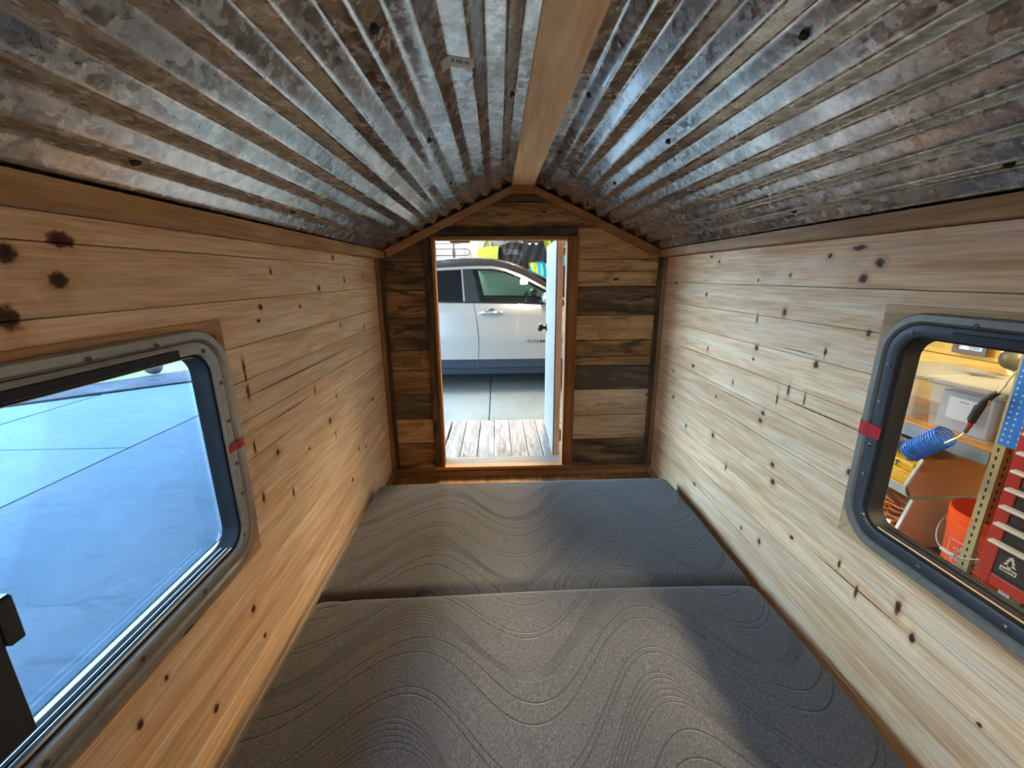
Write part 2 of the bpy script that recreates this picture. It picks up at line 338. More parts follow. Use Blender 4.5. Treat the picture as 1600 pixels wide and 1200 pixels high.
def galvanised():
    m, nt, b, out = mat_new('galvanised_steel')
    tc = nt.nodes.new('ShaderNodeTexCoord').outputs['Object']
    wv = vmath(nt, 'ADD', tc, vmath(nt, 'MULTIPLY', nt.nodes.new('ShaderNodeTexNoise').outputs['Color'], (.012, .012, .012)))
    cells = []
    for s in (75, 170):
        v = nt.nodes.new('ShaderNodeTexVoronoi'); v.inputs['Scale'].default_value = s
        lk(nt, vmath(nt, 'MULTIPLY', wv, (1, .8, 1)), v.inputs['Vector'])
        sp = nt.nodes.new('ShaderNodeSeparateColor'); lk(nt, v.outputs['Color'], sp.inputs[0]); cells.append(sp.outputs[0])
    c = math_(nt, 'ADD', math_(nt, 'MULTIPLY', cells[0], .6), math_(nt, 'MULTIPLY', cells[1], .4))
    col = ramp(nt, c, [(.1, srgb(156, 158, 160)), (.5, srgb(194, 196, 198)), (.9, srgb(224, 226, 228))])
    grime = noise(nt, tc, 5.5, 5, .6); spk = noise(nt, tc, 210, 3, .7)
    patch = mrange(nt, grime, .48, .62)
    col = mixc(nt, math_(nt, 'MULTIPLY', patch, .35), col, srgb(104, 96, 88))
    dots = math_(nt, 'MULTIPLY', mrange(nt, spk, .60, .66), mrange(nt, noise(nt, tc, 9, 3), .42, .6))
    col = mixc(nt, math_(nt, 'MULTIPLY', dots, .75), col, srgb(44, 42, 42))
    lk(nt, col, b.inputs['Base Color']); b.inputs['Metallic'].default_value = .92
    lk(nt, math_(nt, 'ADD', mrange(nt, c, 0, 1, .14, .30), math_(nt, 'MULTIPLY', patch, .12)), b.inputs['Roughness'])
    return m
M_['galv'] = galvanised()
def concrete(name, base, blotch, mott=.25):
    m, nt, b, out = mat_new(name); tc = nt.nodes.new('ShaderNodeTexCoord').outputs['Object']
    n1 = noise(nt, tc, 1.6, 6, .6, .6); n2 = noise(nt, tc, 30, 4, .7); n3 = noise(nt, vmath(nt, 'MULTIPLY', tc, (4, 14, 4)), 1, 5, .6, 1)
    col = mixc(nt, mrange(nt, n1, .35, .65), base, blotch)
    col = mixc(nt, 1.0, col, mrange(nt, n2, .3, .7, 1-mott*.3, 1+mott*.3), 'MULTIPLY')
    col = mixc(nt, math_(nt, 'MULTIPLY', mrange(nt, n3, .58, .66), mott), col, tuple(x*.5 for x in base))
    lk(nt, col, b.inputs['Base Color']); b.inputs['Roughness'].default_value = .9; b.inputs['Specular IOR Level'].default_value = .06; bump(nt, n2, b, .2, .002); return m
M_['gfloor'] = concrete('garage_concrete', srgb(116,117,110), srgb(106,106,100))
M_['apron'] = concrete('apron_concrete', srgb(37,49,60), srgb(44,56,67), .4)  # blue of the sky light is put into this grey
M_['drive'] = concrete('driveway_concrete', srgb(44,58,69), srgb(48,62,73), .1)  # bluish cast of sky light painted into the concrete colour
M_['gravel'] = concrete('gravel_strip', srgb(20,24,34), srgb(44,46,52), 1.0)
M_['grassm'] = concrete('dry_grass', srgb(58,72,36), srgb(84,74,56), .8)
def mattress_mat():
    m, nt, b, out = mat_new('quilted_grey_knit'); tc = nt.nodes.new('ShaderNodeTexCoord').outputs['Object']
    sp = nt.nodes.new('ShaderNodeSeparateXYZ'); lk(nt, tc, sp.inputs[0]); X, Y, Z = sp.outputs
    wob = mrange(nt, noise(nt, tc, 2.2, 1), .2, .8, -.03, .03)
    amp = math_(nt, 'ADD', .118, math_(nt, 'MULTIPLY', X, .055))
    ph = math_(nt, 'MULTIPLY', math_(nt, 'ADD', X, .37), 2*math.pi/.612)
    wave = math_(nt, 'MULTIPLY', math_(nt, 'COSINE', ph), amp)
    v = math_(nt, 'SUBTRACT', math_(nt, 'ADD', Y, wob), math_(nt, 'ADD', wave, math_(nt, 'MULTIPLY', X, .08)))
    per = .335
    u = math_(nt, 'MULTIPLY', math_(nt, 'FRACT', math_(nt, 'DIVIDE', math_(nt, 'SUBTRACT', v, .72), per)), per)
    def line(c, w):
        d = math_(nt, 'ABSOLUTE', math_(nt, 'SUBTRACT', u, c)); return mrange(nt, d, w*.35, w, 1, 0)
    sp2 = math_(nt, 'ADD', .0085, math_(nt, 'MULTIPLY', math_(nt, 'SINE', math_(nt, 'ADD', ph, 2.2)), .0050))   # spacing of the bundle
    bu = math_(nt, 'DIVIDE', math_(nt, 'SUBTRACT', u, .105), sp2)
    inb = math_(nt, 'MULTIPLY', math_(nt, 'GREATER_THAN', bu, 0.0), math_(nt, 'LESS_THAN', bu, 5.9))
    bd = math_(nt, 'MULTIPLY', math_(nt, 'ABSOLUTE', math_(nt, 'SUBTRACT', math_(nt, 'FRACT', bu), .5)), sp2)
    bl = math_(nt, 'MULTIPLY', math_(nt, 'MULTIPLY', mrange(nt, bd, .0007, .0022, 1, 0), inb), .7)
    pair = math_(nt, 'MAXIMUM', line(.012, .0028), line(math_(nt, 'ADD', .058, math_(nt, 'MULTIPLY', math_(nt, 'SINE', ph), .012)), .0028))
    pair2 = math_(nt, 'MULTIPLY', math_(nt, 'MAXIMUM', line(.225, .0028), line(.243, .0028)), .8)
    L = math_(nt, 'MAXIMUM', math_(nt, 'MAXIMUM', pair, pair2), bl)
    L = math_(nt, 'MULTIPLY', L, mrange(nt, Z, .105, .12))
    hea = noise(nt, vmath(nt, 'MULTIPLY', tc, (420, 150, 420)), 1, 3, .7); hb = noise(nt, tc, 330, 2)
    col = ramp(nt, hea, [(.3, srgb(44, 43, 45)), (.5, srgb(74, 73, 75)), (.72, srgb(116, 114, 115))])
    col = mixc(nt, mrange(nt, hb, .35, .65, 0, .35), col, srgb(60, 58, 62))
    col = mixc(nt, math_(nt, 'MULTIPLY', L, .72), col, srgb(36, 35, 38))
    lk(nt, col, b.inputs['Base Color']); b.inputs['Roughness'].default_value = .85; b.inputs['Sheen Weight'].default_value = .25
    h = math_(nt, 'SUBTRACT', math_(nt, 'MULTIPLY', hea, .12), L); bump(nt, h, b, .8, .003)
    return m
M_['mattress'] = mattress_mat()
def towel_mat():
    m, nt, b, out = mat_new('striped_towel'); tc = nt.nodes.new('ShaderNodeTexCoord').outputs['Object']
    n = noise(nt, vmath(nt, 'MULTIPLY', tc, (3.2, 1, 1.2)), 1.2, 1, .5, 1.5)
    lk(nt, ramp(nt, n, [(.36, srgb(168, 210, 60)), (.45, srgb(230, 226, 80)), (.5, srgb(40, 190, 220)), (.62, srgb(20, 150, 200))]), b.inputs['Base Color']); b.inputs['Roughness'].default_value = .9; return m
M_['towel'] = towel_mat()

# ================================================================== SETTING: camper shell
W = .71; D = 2.0904
# ---- windows cut: rect holes (y0,y1,z0,z1)
HOLE = (.03, .832, .497, .916)
Y_BACK = -0.45
def side_wall(sgn, name, zs, mat):
    w = thing(name, kind='structure')
    xin = sgn*W; a, b_ = sorted((xin, sgn*(W+.012))); y0h, y1h, z0h, z1h = HOLE if sgn < 0 else (.012, .814, .517, .936)
    for i in range(len(zs)-1):
        z1, z0 = zs[i]-.0006, zs[i+1]+.0006
        Y0, Y1 = Y_BACK, D
        if z1 <= z0h or z0 >= z1h: polys = [[(Y0, z0), (Y1, z0), (Y1, z1), (Y0, z1)]]
        elif z0 >= z0h and z1 <= z1h: polys = [[(y1h, z0), (Y1, z0), (Y1, z1), (y1h, z1)], [(Y0, z0), (y0h, z0), (y0h, z1), (Y0, z1)]]
        elif z0 < z0h: polys = [[(Y0, z0), (Y1, z0), (Y1, z1), (y1h, z1), (y1h, z0h), (y0h, z0h), (y0h, z1), (Y0, z1)]]
        else: polys = [[(Y0, z0), (y0h, z0), (y0h, z1h), (y1h, z1h), (y1h, z0), (Y1, z0), (Y1, z1), (Y0, z1)]]
        for pl in polys: MB().prism(pl, 0, a, b_).build('plank', mat, w, bevel=.0011)
    a2, b2 = sorted((sgn*(W+.012), sgn*(W+.034)))
    m = MB()
    m.box(a2, b2, Y_BACK, D+.1, -.02, z0h).box(a2, b2, Y_BACK, D+.1, z1h, 1.147).box(a2, b2, Y_BACK, y0h, z0h, z1h).box(a2, b2, y1h, D+.1, z0h, z1h)
    m.build('outer_sheathing', M_['shell'], w)
    return w
zl = [1.147, 1.109, 1.014, .913, .834, .743, .650, .557, .463, .370, .277, .183, .090, 0.0]
zr = [1.147, 1.030, .9365, .843, .7495, .656, .5625, .469, .3755, .282, .1885, .095, 0.0]
side_wall(-1, 'wall_left', zl, M_['pine_l'])
side_wall(1, 'wall_right', zr, M_['pine_r'])
# ---- front wall with reclaimed boards
wf = thing('wall_front', kind='structure')
YF = D
def roofz(x): return 1.475-(abs(x)-.05)*.28/.60 if abs(x) > .05 else 1.475
def rec(x0, x1, z0, z1, mat, pr):
    pl = [(x0, z0+.0013), (x1, z0+.0013), (x1, z1-.0013), (x0, z1-.0013)]
    k = .28/.60; c = 1.475+.05*k-.006
    pl = clip(pl, k, 1, c); pl = clip(pl, -k, 1, c)
    if len(pl) < 3: return
    MB().prism(pl, 1, YF-pr, YF+.016).build('plank', M_[mat], wf, bevel=.0016)
zR = [(1.285, 1.141, 'rec_tan'), (1.141, 1.084, 'rec_tan'), (1.084, 1.010, 'rec_tan'), (1.010, .868, 'rec_dark'), (.868, .742, 'rec_tan'), (.742, .655, 'rec_mid'), (.655, .608, 'rec_mid'), (.608, .479, 'rec_half'), (.479, .337, 'rec_light'), (.337, .200, 'rec_light'), (.200, .03, 'rec_dark')]
for z1, z0, mm in zR: rec(.262, .705, z0, z1, mm, random.uniform(0, .004))
zL = [(1.285, 1.133, 'rec_dark'), (1.133, 1.038, 'rec_dark'), (1.038, .998, 'rec_dark'), (.998, .861, 'rec_mid'), (.861, .70, 'rec_dark'), (.70, .594, 'rec_mid'), (.594, .463, 'rec_mid'), (.463, .329, 'rec_half'), (.329, .194, 'rec_tan'), (.194, .03, 'rec_mid')]
for z1, z0, mm in zL: rec(-.705, -.465, z0, z1, mm, random.uniform(0, .004))
rec(-.52, .52, 1.285, 1.40, 'rec_mid', .002); rec(-.52, .52, 1.40, 1.47, 'rec_dark', .001)
m = MB(); m.box(-.744, -.44, D+.016, D+.10, -.02, 1.145).box(.262, .744, D+.016, D+.10, -.02, 1.145).box(-.44, .262, D+.016, D+.10, -.02, .045)
m.prism([(-.744, 1.145), (-.44, 1.145), (-.44, 1.24), (.262, 1.24), (.262, 1.145), (.744, 1.145), (.744, 1.165), (.06, 1.49), (-.06, 1.49), (-.744, 1.165)], 1, D+.016, D+.03)
m.box(-.44, .262, D+.0305, D+.10, 1.24, 1.30)
m.build('outer_sheathing', M_['shell'], wf)
# ---- floor
fl = thing('floor', kind='structure')
x = -W
fw = .1014
for i in range(14): MB().box(x+i*fw+.0004, x+(i+1)*fw-.0004, Y_BACK, D, -.010, 0).build('plank', M_['laminate'], fl, bevel=.0006)
MB().box(-.744, .744, Y_BACK, D+.10, -.035, -.0105).build('subfloor', M_['shell'], fl)
# ---- ceiling: two corrugated sheets, ridge board
ce = thing('ceiling', kind='structure')
def corr(s, pitch): return math.asin(.955*math.cos(2*math.pi*s/pitch+.4))/math.asin(.955)
def sheet(sgn):
    r = Vector((.050, 1.4695)); e = Vector((.675, 1.179)); e = e+(e-r)*.112; L = (r-e).length; t = (r-e)/L; nrm = Vector((t.y*-1, t.x)) if False else Vector((t.y, -t.x))
    if nrm.y < 0: nrm = -nrm
    pitch = .0675; n = int(L/pitch*20); rows = []
    pts = []
    for i in range(n+1):
        s = L*i/n; w_ = corr(s, pitch)
        p = e+t*s+nrm*(.0065*w_+.0065); pts.append((sgn*p.x, p.y))
    for y in (Y_BACK-.12, .3, .9, 1.5, D+.0155): rows.append([(p[0], y, p[1]) for p in pts])
    o = MB().loft(rows).build('corrugated_sheet', M_['galv'], ce, smooth=True, solid=.0012, autos=50)
    o['label'] = 'galvanised corrugated sheet forming the %s slope' % ('left' if sgn < 0 else 'right')
    # fasteners on a grid
    for gx in (.607, .278, .085):
        for gy in (.625, 1.068, 1.52, 1.95):
            s = (e.x-gx)/(e.x-.05)*L; w_ = corr(s, pitch)
            p = e+t*s+nrm*(.0065*w_+.0065); c = Vector((sgn*p.x, gy, p.y)); nn = Vector((sgn*nrm.x, 0, nrm.y)).normalized()
            rr = .0062
            b = MB(); b.tube([c-nn*.0045, c+nn*.002], rr, 10)
            q = b.build('screw', M_['hole'], o)
    return o, (e, t, nrm, L, pitch)
shL, gp = sheet(-1); shR, _ = sheet(1)
# barcode label stuck on left sheet
e, t, nrm, L, pitch = gp
def roofpt(x, y, off):
    s = (e.x-abs(x))/(e.x-.05)*L; w_ = corr(s, pitch)
    p = e+t*s+nrm*(.0065*w_+.0065-off); return (-p.x, y, p.y)
rows = [[roofpt(-.212+.050*i/14, .785+j*.035+.022*i/14, .0016) for i in range(15)] for j in (0, 1)]
st = MB().loft(rows).build('barcode_label', M_['sticker'], shL, solid=.0004); st['label'] = 'small grey printed label'
b = MB()
for i in range(11):
    if i in (2, 7): continue
    u0 = .35+i*.045; x0 = -.212+.050*u0; x1 = x0+.0013; yo = .785+.022*u0
    b.loft([[roofpt(x0, yo+.006, .0022), roofpt(x1, yo+.006, .0022)], [roofpt(x0, yo+.020, .0022), roofpt(x1, yo+.020, .0022)]])
b.build('barcode_bars', M_['hole'], shL)
rb = MB().box(-.052, .052, Y_BACK, D+.02, 1.4655, 1.503).build('trim_1', M_['ridge'], None, bevel=.002); rb['kind'] = 'structure'
# ---- top plates, rafters trims, corner trims, baseboards
def strim(name, mb, mat, bevel=.0015):
    o = mb.build(name, mat, None, bevel=bevel); o['kind'] = 'structure'; return o
strim('trim_2', MB().prism([(-.742, 1.148), (-.662, 1.148), (-.662, 1.181), (-.742, 1.1485)], 1, Y_BACK, D), M_['trim_y'])
strim('trim_3', MB().prism([(.742, 1.148), (.662, 1.148), (.662, 1.181), (.742, 1.1485)], 1, Y_BACK, D), M_['trim_y'])
for sgn, nm in ((-1, 'trim_4'), (1, 'trim_5')):
    pl = [(sgn*.655, 1.187), (sgn*.641, 1.153), (sgn*.051, 1.434), (sgn*.051, 1.4645)]
    strim(nm, MB().prism(pl, 1, D-.040, D-.0045), M_['rafter'], .001)
strim('trim_6', MB().box(-.0505, .0505, D-.042, D-.0045, 1.433, 1.4650), M_['rafter'], .001)
strim('trim_7', MB().box(-.7095, -.689, D-.022, D-.0045, .045, 1.147), M_['trim_z'])
strim('trim_8', MB().box(-.6885, -.670, D-.016, D-.0045, .045, 1.147), M_['dark_z'])
strim('trim_9', MB().box(.689, .7095, D-.022, D-.0045, .045, 1.147), M_['trim_z'])
strim('trim_10', MB().box(.668, .6885, D-.016, D-.0045, .045, 1.147), M_['dark_z'])
strim('baseboard_front', MB().box(-.6905, .6905, D-.020, D-.0045, .0, .030), M_['trim_x'])
strim('trim_11', MB().box(-.6905, .6905, D-.012, D-.0045, .0305, .046), M_['trim_x'])
strim('baseboard_left', MB().box(-.7095, -.692, Y_BACK, D-.0005, 0, .034), M_['trim_y'])
strim('baseboard_right', MB().box(.692, .7095, Y_BACK, D-.0005, 0, .034), M_['trim_y'])
# ---- doorway casing
dc = thing('trim_12', kind='structure')
MB().box(-.476, .262, D-.026, D-.0045, 1.247, 1.286).build('header_board', M_['dark_x'], dc, bevel=.0015)['label'] = 'dark weathered header board'
MB().box(-.476, -.437, D-.020, D-.0045, .047, 1.246).build('left_casing', M_['dark_z'], dc, bevel=.0015)['label'] = 'dark weathered casing board'
MB().box(.222, .270, D-.020, D-.0045, .047, 1.246).build('right_casing', M_['jamb'], dc, bevel=.0015)['label'] = 'orange brown casing board'
MB().box(-.436, -.422, D-.024, D+.030, .062, 1.246).build('left_jamb', M_['jamb'], dc, bevel=.001)
MB().box(.213, .2215, D-.024, D+.030, .062, 1.246).build('right_jamb', M_['jamb'], dc, bevel=.001)
MB().box(-.4215, .2125, D-.024, D+.030, 1.229, 1.246).build('head_jamb', M_['trim_x'], dc, bevel=.001)
MB().box(-.476, .270, D-.030, D+.016, .0465, .061).build('threshold', M_['trim_x'], dc, bevel=.0015)
MB().box(-.44, .26, D+.017, D+.105, .0465, .059).build('sill_board', M_['deck_x'], dc, bevel=.0015)['label'] = 'pale outer sill board'
# no door stop
# ---- windows
def rrect(y0, y1, z0, z1, R, n=9):
    pts = []
    for (cy, cz, a0) in ((y1-R, z1-R, 0), (y0+R, z1-R, 90), (y0+R, z0+R, 180), (y1-R, z0+R, 270)):
        for k in range(n+1):
            a = math.radians(a0+90*k/n); pts.append((cy+R*math.cos(a), cz+R*math.sin(a)))
    return pts
WY0, WY1, WZ0, WZ1, WR = -.02, .880, .444, .969, .092
def ring(sgn, prof, name, mat, parent, smooth=True):
    rows = []
    for d, h in prof:   # inset, height towards the room
        rows.append([(sgn*(W-h), y, z) for y, z in rrect(WY0+d, WY1-d, WZ0+d, WZ1-d, max(WR-d, .01))])
    rows.append(rows[0])
    return MB().loft(rows, closed=True).build(name, mat, parent, smooth=smooth, autos=35)
def window(sgn, name):
    w = thing(name, kind='structure')
    # wooden backing board with square corners around the metal frame
    out = [(WY0-.008, WZ0-.012), (WY1+.006, WZ0-.012), (WY1+.006, WZ1+.011), (WY0-.008, WZ1+.011)]
    inn = rrect(WY0+.03, WY1-.03, WZ0+.03, WZ1-.03, .07)
    m = MB(); n = len(inn)
    outp = []
    for (y, z) in inn:
        cy, cz = (WY0+WY1)/2, (WZ0+WZ1)/2; hy, hz = (out[1][0]-out[0][0])/2, (out[2][1]-out[1][1])/2
        oy, oz = (out[0][0]+out[1][0])/2, (out[0][1]+out[2][1])/2
        dy, dz = y-cy, z-cz; iy, iz = (WY1-WY0)/2-.03, (WZ1-WZ0)/2-.03
        s = max(abs(dy)/iy, abs(dz)/iz); outp.append((oy+dy/iy/s*hy, oz+dz/iz/s*hz))
    # make the corners truly square: the point at each arc's middle snaps to the corner
    for c in range(4):
        k = c*10+5; q = outp[k]; outp[k] = min(out, key=lambda p_: (p_[0]-q[0])**2+(p_[1]-q[1])**2)
    xa, xb = sgn*(W-.0005), sgn*(W-.004)
    R = [[(xx, y, z) for y, z in L_] for xx, L_ in ((xa, inn), (xb, inn), (xb, outp), (xa, outp))]
    R.append(R[0]); m.loft(R, closed=True).build('backing_board', M_['trim_y'], w)
    ring(sgn, [(0, .0042), (.0005, .010), (.004, .0135), (.016, .0135), (.020, .010), (.022, .0065), (.022, .0042)], 'outer_flange', M_['alum' if sgn < 0 else 'alum3'], w)
    ring(sgn, [(.0222, .0042), (.0225, .008), (.025, .0095), (.041, .0095), (.045, .008), (.0465, .004), (.0472, .0015), (.0475, -.030), (.040, -.032), (.036, .0042)], 'inner_flange', M_['alum' if sgn < 0 else 'alum2'], w)
    ring(sgn, [(.0478, .002), (.051, .001), (.053, -.004), (.0532, -.028), (.0545, -.030), (.0545, -.034), (.0478, -.034)], 'rubber_seal', M_['seal'], w)
    g = [(y, z) for y, z in rrect(WY0+.050, WY1-.050, WZ0+.050, WZ1-.050, .045)]
    a, b_ = sorted((sgn*(W+.0355), sgn*(W+.0395)))
    MB().prism(clip(g, -1, 0, -.375), 0, a, b_).build('glass_pane', M_['glass'], w)
    MB().prism(clip(g, 1, 0, .3745), 0, a, b_).build('tinted_pane', M_['tint'], w)  # on the right window an unseen dark pane, added to cut lamp light
    # dark weather strip under the head, starts .76 m along
    a, b_ = sorted((sgn*(W-.0135), sgn*(W-.0088)))
    MB().box(a, b_, .05, .748 if sgn < 0 else .735, .9235, .938).build('weather_strip', M_['rubber'], w, bevel=.001)
    # bottom tracks
    for k, (zz, dx) in enumerate(((.4985, .006), (.4985, .018))):
        a, b_ = sorted((sgn*(W+dx), sgn*(W+dx+.0014)))
        MB().box(a, b_, .05, .790, zz, zz+.003).build('track', M_['track' if sgn < 0 else 'stile'], w)
    a, b_ = sorted((sgn*(W+.008), sgn*(W+.026)))
    o = MB().box(a, b_, .335, .418, .512, .895).build('sash_stile', M_['stile'], w, bevel=.002)
    a, b_ = sorted((sgn*(W+.004), sgn*(W+.020)))
    MB().box(a, b_, .4185, .437, .636, .70).build('latch', M_['stile'], w, bevel=.003)
    # tape band across the flange
    rows = []
    for h, y in ((.0050, .8812), (.0105, .8806), (.0142, .8765), (.0142, .864), (.0128, .8595), (.0118, .856), (.0112, .838), (.0100, .829)):
        rows.append([(sgn*(W-h-.0004), y, .694+ (.008 if sgn < 0 else -.004)), (sgn*(W-h-.0004), y, .694+.030-(.8812-y)*.12)])
    MB().loft(rows).build('red_tape', M_['red'], w, solid=.0003)['label'] = 'band of red tape across the frame'
    # screws around the inner flange
    w.location = (0, 0, 0)
    scr = [(.583, .9535), (.30, .9535), (.702, .9535), (.812, .925), (.846, .853), (.846, .77), (.846, .672), (.846, .600), (.826, .509), (.69, .4775), (.545, .4775), (.399, .4775), (.2, .4775), (.1, .9535)]
    for (y, z) in scr:
        MB().lathe([(.0048, 0), (.0046, -sgn*.0016), (.0022, -sgn*.0024), (.0018, -sgn*.0010), (0, -sgn*.0010)], (sgn*(W-(.0134 if z > .95 else .0094)), y, z), 0, 10).build('screw', M_['screw'], w, smooth=True)
    if sgn > 0: w.location = (0, -.018, .020)
    return w
window(-1, 'window_1'); window(1, 'window_2')
# ---- porch deck
pd = thing('porch_deck', (-.1, 2.6, -.035), kind='structure')
dj = [-.88, -.785, -.69, -.595, -.471, -.369, -.263, -.158, -.051, .053, .146, .240, .335, .430, .525, .62, .715]
for i in range(len(dj)-1):
    g = .012 if abs(dj[i+1]+.471) < .001 else .002
    MB().box(dj[i]+.002, dj[i+1]-g, 2.302, 2.985+random.uniform(-.004, .004), -.035, 0+random.uniform(-.002, .0005)).build('deck_board', M_['deck'], pd, bevel=.003)
MB().box(-.88, .715, 2.197, 2.298, -.035, 0.004).build('cross_board', M_['deck_x'], pd, bevel=.003)
MB().box(-.86, .70, 2.22, 2.26, -.13, -.0355).box(-.86, .70, 2.93, 2.965, -.13, -.0355).build('joist', M_['deck_x'], pd, bevel=.002)
for px in (-.84, .655): MB().box(px, px+.04, 2.925, 2.965, G, -.1305).build('leg', M_['deck_x'], pd, bevel=.002)
# ---- open door, swung outward on the right jamb
dr = thing('door_1', (.193, 2.296, .012), kind='structure')
MB().box(.2010, .2330, 2.298, 2.880, .012, 1.250).build('slab', M_['stud'], dr, bevel=.001)['label'] = 'bare wood door edge and core'
MB().box(.1930, .2005, 2.2985, 2.882, .010, 1.252).build('white_face', M_['white'], dr, bevel=.001)['label'] = 'white painted door face'
for zz in (1.16, .95, .78, .55, .33, .18): MB().lathe([(.003, 0), (.003, -.0012), (0, -.0014)], (.2170, 2.298, zz), 1, 8).build('nail', M_['hole'], dr)
for sg, x0 in ((-1, .1930), (1, .2335)):
    kb = MB(); kb.lathe([(.026, 0), (.026, sg*.004), (.012, sg*.008), (.011, sg*.022), (.022, sg*.030), (.028, sg*.042), (.026, sg*.054), (.014, sg*.060), (0, sg*.061)], (x0, 2.815, .722), 0, 20)
    kb.build('knob', M_['iron'], dr, smooth=True)
for zz in (.14, 1.08): MB().tube([(.2400, 2.300, zz-.035), (.2400, 2.300, zz+.035)], .006, 8).build('hinge', M_['iron'], dr)
dr.rotation_euler.z = -math.radians(1.7)
# small shim blocks under the porch header
for x0, x1 in ((-.362, -.262), (.006, .094)):
    o = MB().box(x0, x1, 2.2, 2.255, 1.229, 1.262).build('porch_shim', M_['trim_x'], None, bevel=.001); o['kind'] = 'structure'
o = MB().box(-.744, .744, 2.1915, 2.256, 1.263, 1.31).build('trim_13', M_['trim_x'], None, bevel=.002); o['kind'] = 'structure'
# ---- trailer under the camper
tr = thing('utility_trailer', (0, 1.0, G), 'steel utility trailer frame carrying the wooden camper floor', 'trailer')
MB().box(-.6, -.54, -.45, 2.9, -.12, -.036).box(.54, .6, -.45, 2.9, -.12, -.036).box(-.54, .54, -.40, -.34, -.12, -.036).box(-.54, .54, 1.9, 1.96, -.12, -.036).build('frame_rail', M_['iron'], tr)
MB().box(-.9, .9, .97, 1.03, -.22, -.17).box(-.6, -.54, .96, 1.04, -.17, -.12).box(.54, .6, .96, 1.04, -.17, -.12).build('axle', M_['iron'], tr)
for sx in (-.88, .88): MB().lathe([(.08, -.06), (.17, -.065), (.205, -.05), (.205, .05), (.17, .065), (.08, .06)], (sx, 1.0, G+.206), 0, 28).build('wheel', M_['tyre'], tr, smooth=True)

# ================================================================== SETTING: garage and outside
gf = thing('garage_floor', kind='structure')
slabs = [(-1.75, -.232, -3.4, 3.2), (-1.75, -.232, 3.206, 7.35), (-.222, 2.6, -3.4, 3.2), (-.222, 2.6, 3.206, 7.35)]
MB().box(-1.75, 2.6, -3.4, 7.35, G-.16, G-.1005).build('base_slab', M_['gravel'], gf)
MB().box(-12, -1.752, -3.4, 7.6, G-.16, G-.1005).build('base_slab', M_['gravel'], gf)
for a, b_, c, d in slabs: MB().box(a, b_, c, d, G-.1, G).build('concrete_slab', M_['gfloor'], gf, bevel=.004)
dw = thing('driveway', kind='structure')
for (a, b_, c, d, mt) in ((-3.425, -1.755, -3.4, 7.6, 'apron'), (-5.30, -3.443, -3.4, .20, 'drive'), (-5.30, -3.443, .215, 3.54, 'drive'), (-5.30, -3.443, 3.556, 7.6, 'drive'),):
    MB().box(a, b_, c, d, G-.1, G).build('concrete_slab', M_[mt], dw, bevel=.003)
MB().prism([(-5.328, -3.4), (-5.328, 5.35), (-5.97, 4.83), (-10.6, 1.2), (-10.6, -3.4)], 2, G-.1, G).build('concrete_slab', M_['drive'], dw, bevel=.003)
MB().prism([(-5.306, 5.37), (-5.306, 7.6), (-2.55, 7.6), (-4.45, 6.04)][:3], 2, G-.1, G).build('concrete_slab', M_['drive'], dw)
gs = thing('gravel_strip', kind='structure')
b = MB()
pts0 = [(-10.6, 1.25), (-5.97, 4.86), (-5.37, 5.40), (-4.61, 5.95), (-3.2, 7.2)]; pts1 = [(-10.6, 2.05), (-6.25, 5.45), (-5.75, 5.95), (-5.25, 6.5), (-4.0, 7.9)]
b.loft([[(*p_, G+.002) for p_ in pts0], [(*p_, G+.012) for p_ in pts1]]).build('gravel_bed', M_['gravel'], gs, solid=.02)
MB().prism([(-5.30, 5.45), (-1.755, 7.61), (-1.755, 12), (-5.3, 12)], 2, G-.12, G-.06).build('soil', M_['gravel'], gs)
gl = MB()
N = 46
import itertools
def lawn_z(x, y): return G+.012+.03*math.sin(x*3.1+y*2.3)*math.sin(y*2.7)+.02
lawn_dz = 0
P0 = [(-16, .5), (-10.6, 2.05), (-6.25, 5.45), (-5.75, 5.95), (-5.25, 6.5), (-4.0, 7.9), (-2, 12)]
rows = []
for j in range(14):
    q = j/13.; rows.append([(p_[0]-12*q, p_[1]+12*q, lawn_z(p_[0]-12*q, p_[1]+12*q)-(.035 if j == 0 else 0)) for p_ in P0])
gl.loft(rows)
lo = gl.build('lawn', M_['grassm'], None, smooth=True, solid=.03); lo['kind'] = 'stuff'; tag(lo, 'patchy dry lawn beyond the concrete driveway and gravel edge', 'lawn')
bo = thing('boulder', (-5.42, 6.40, G+.03), 'round grey boulder on the lawn past the driveway, seen at the left window top', 'rock')
m = MB(); rr = []
for i in range(9):
    ph = math.pi*i/8; rr.append([(-5.42+(.13+.012*math.sin(3*a+i))*math.sin(ph)*math.cos(a), 6.40+.13*math.sin(ph)*math.sin(a), G+.175-.14*math.cos(ph)) for a in [2*math.pi*k/14 for k in range(14)]])
m.loft(rr, closed=True).build('stone', M_['rock'], bo, smooth=True, autos=80)
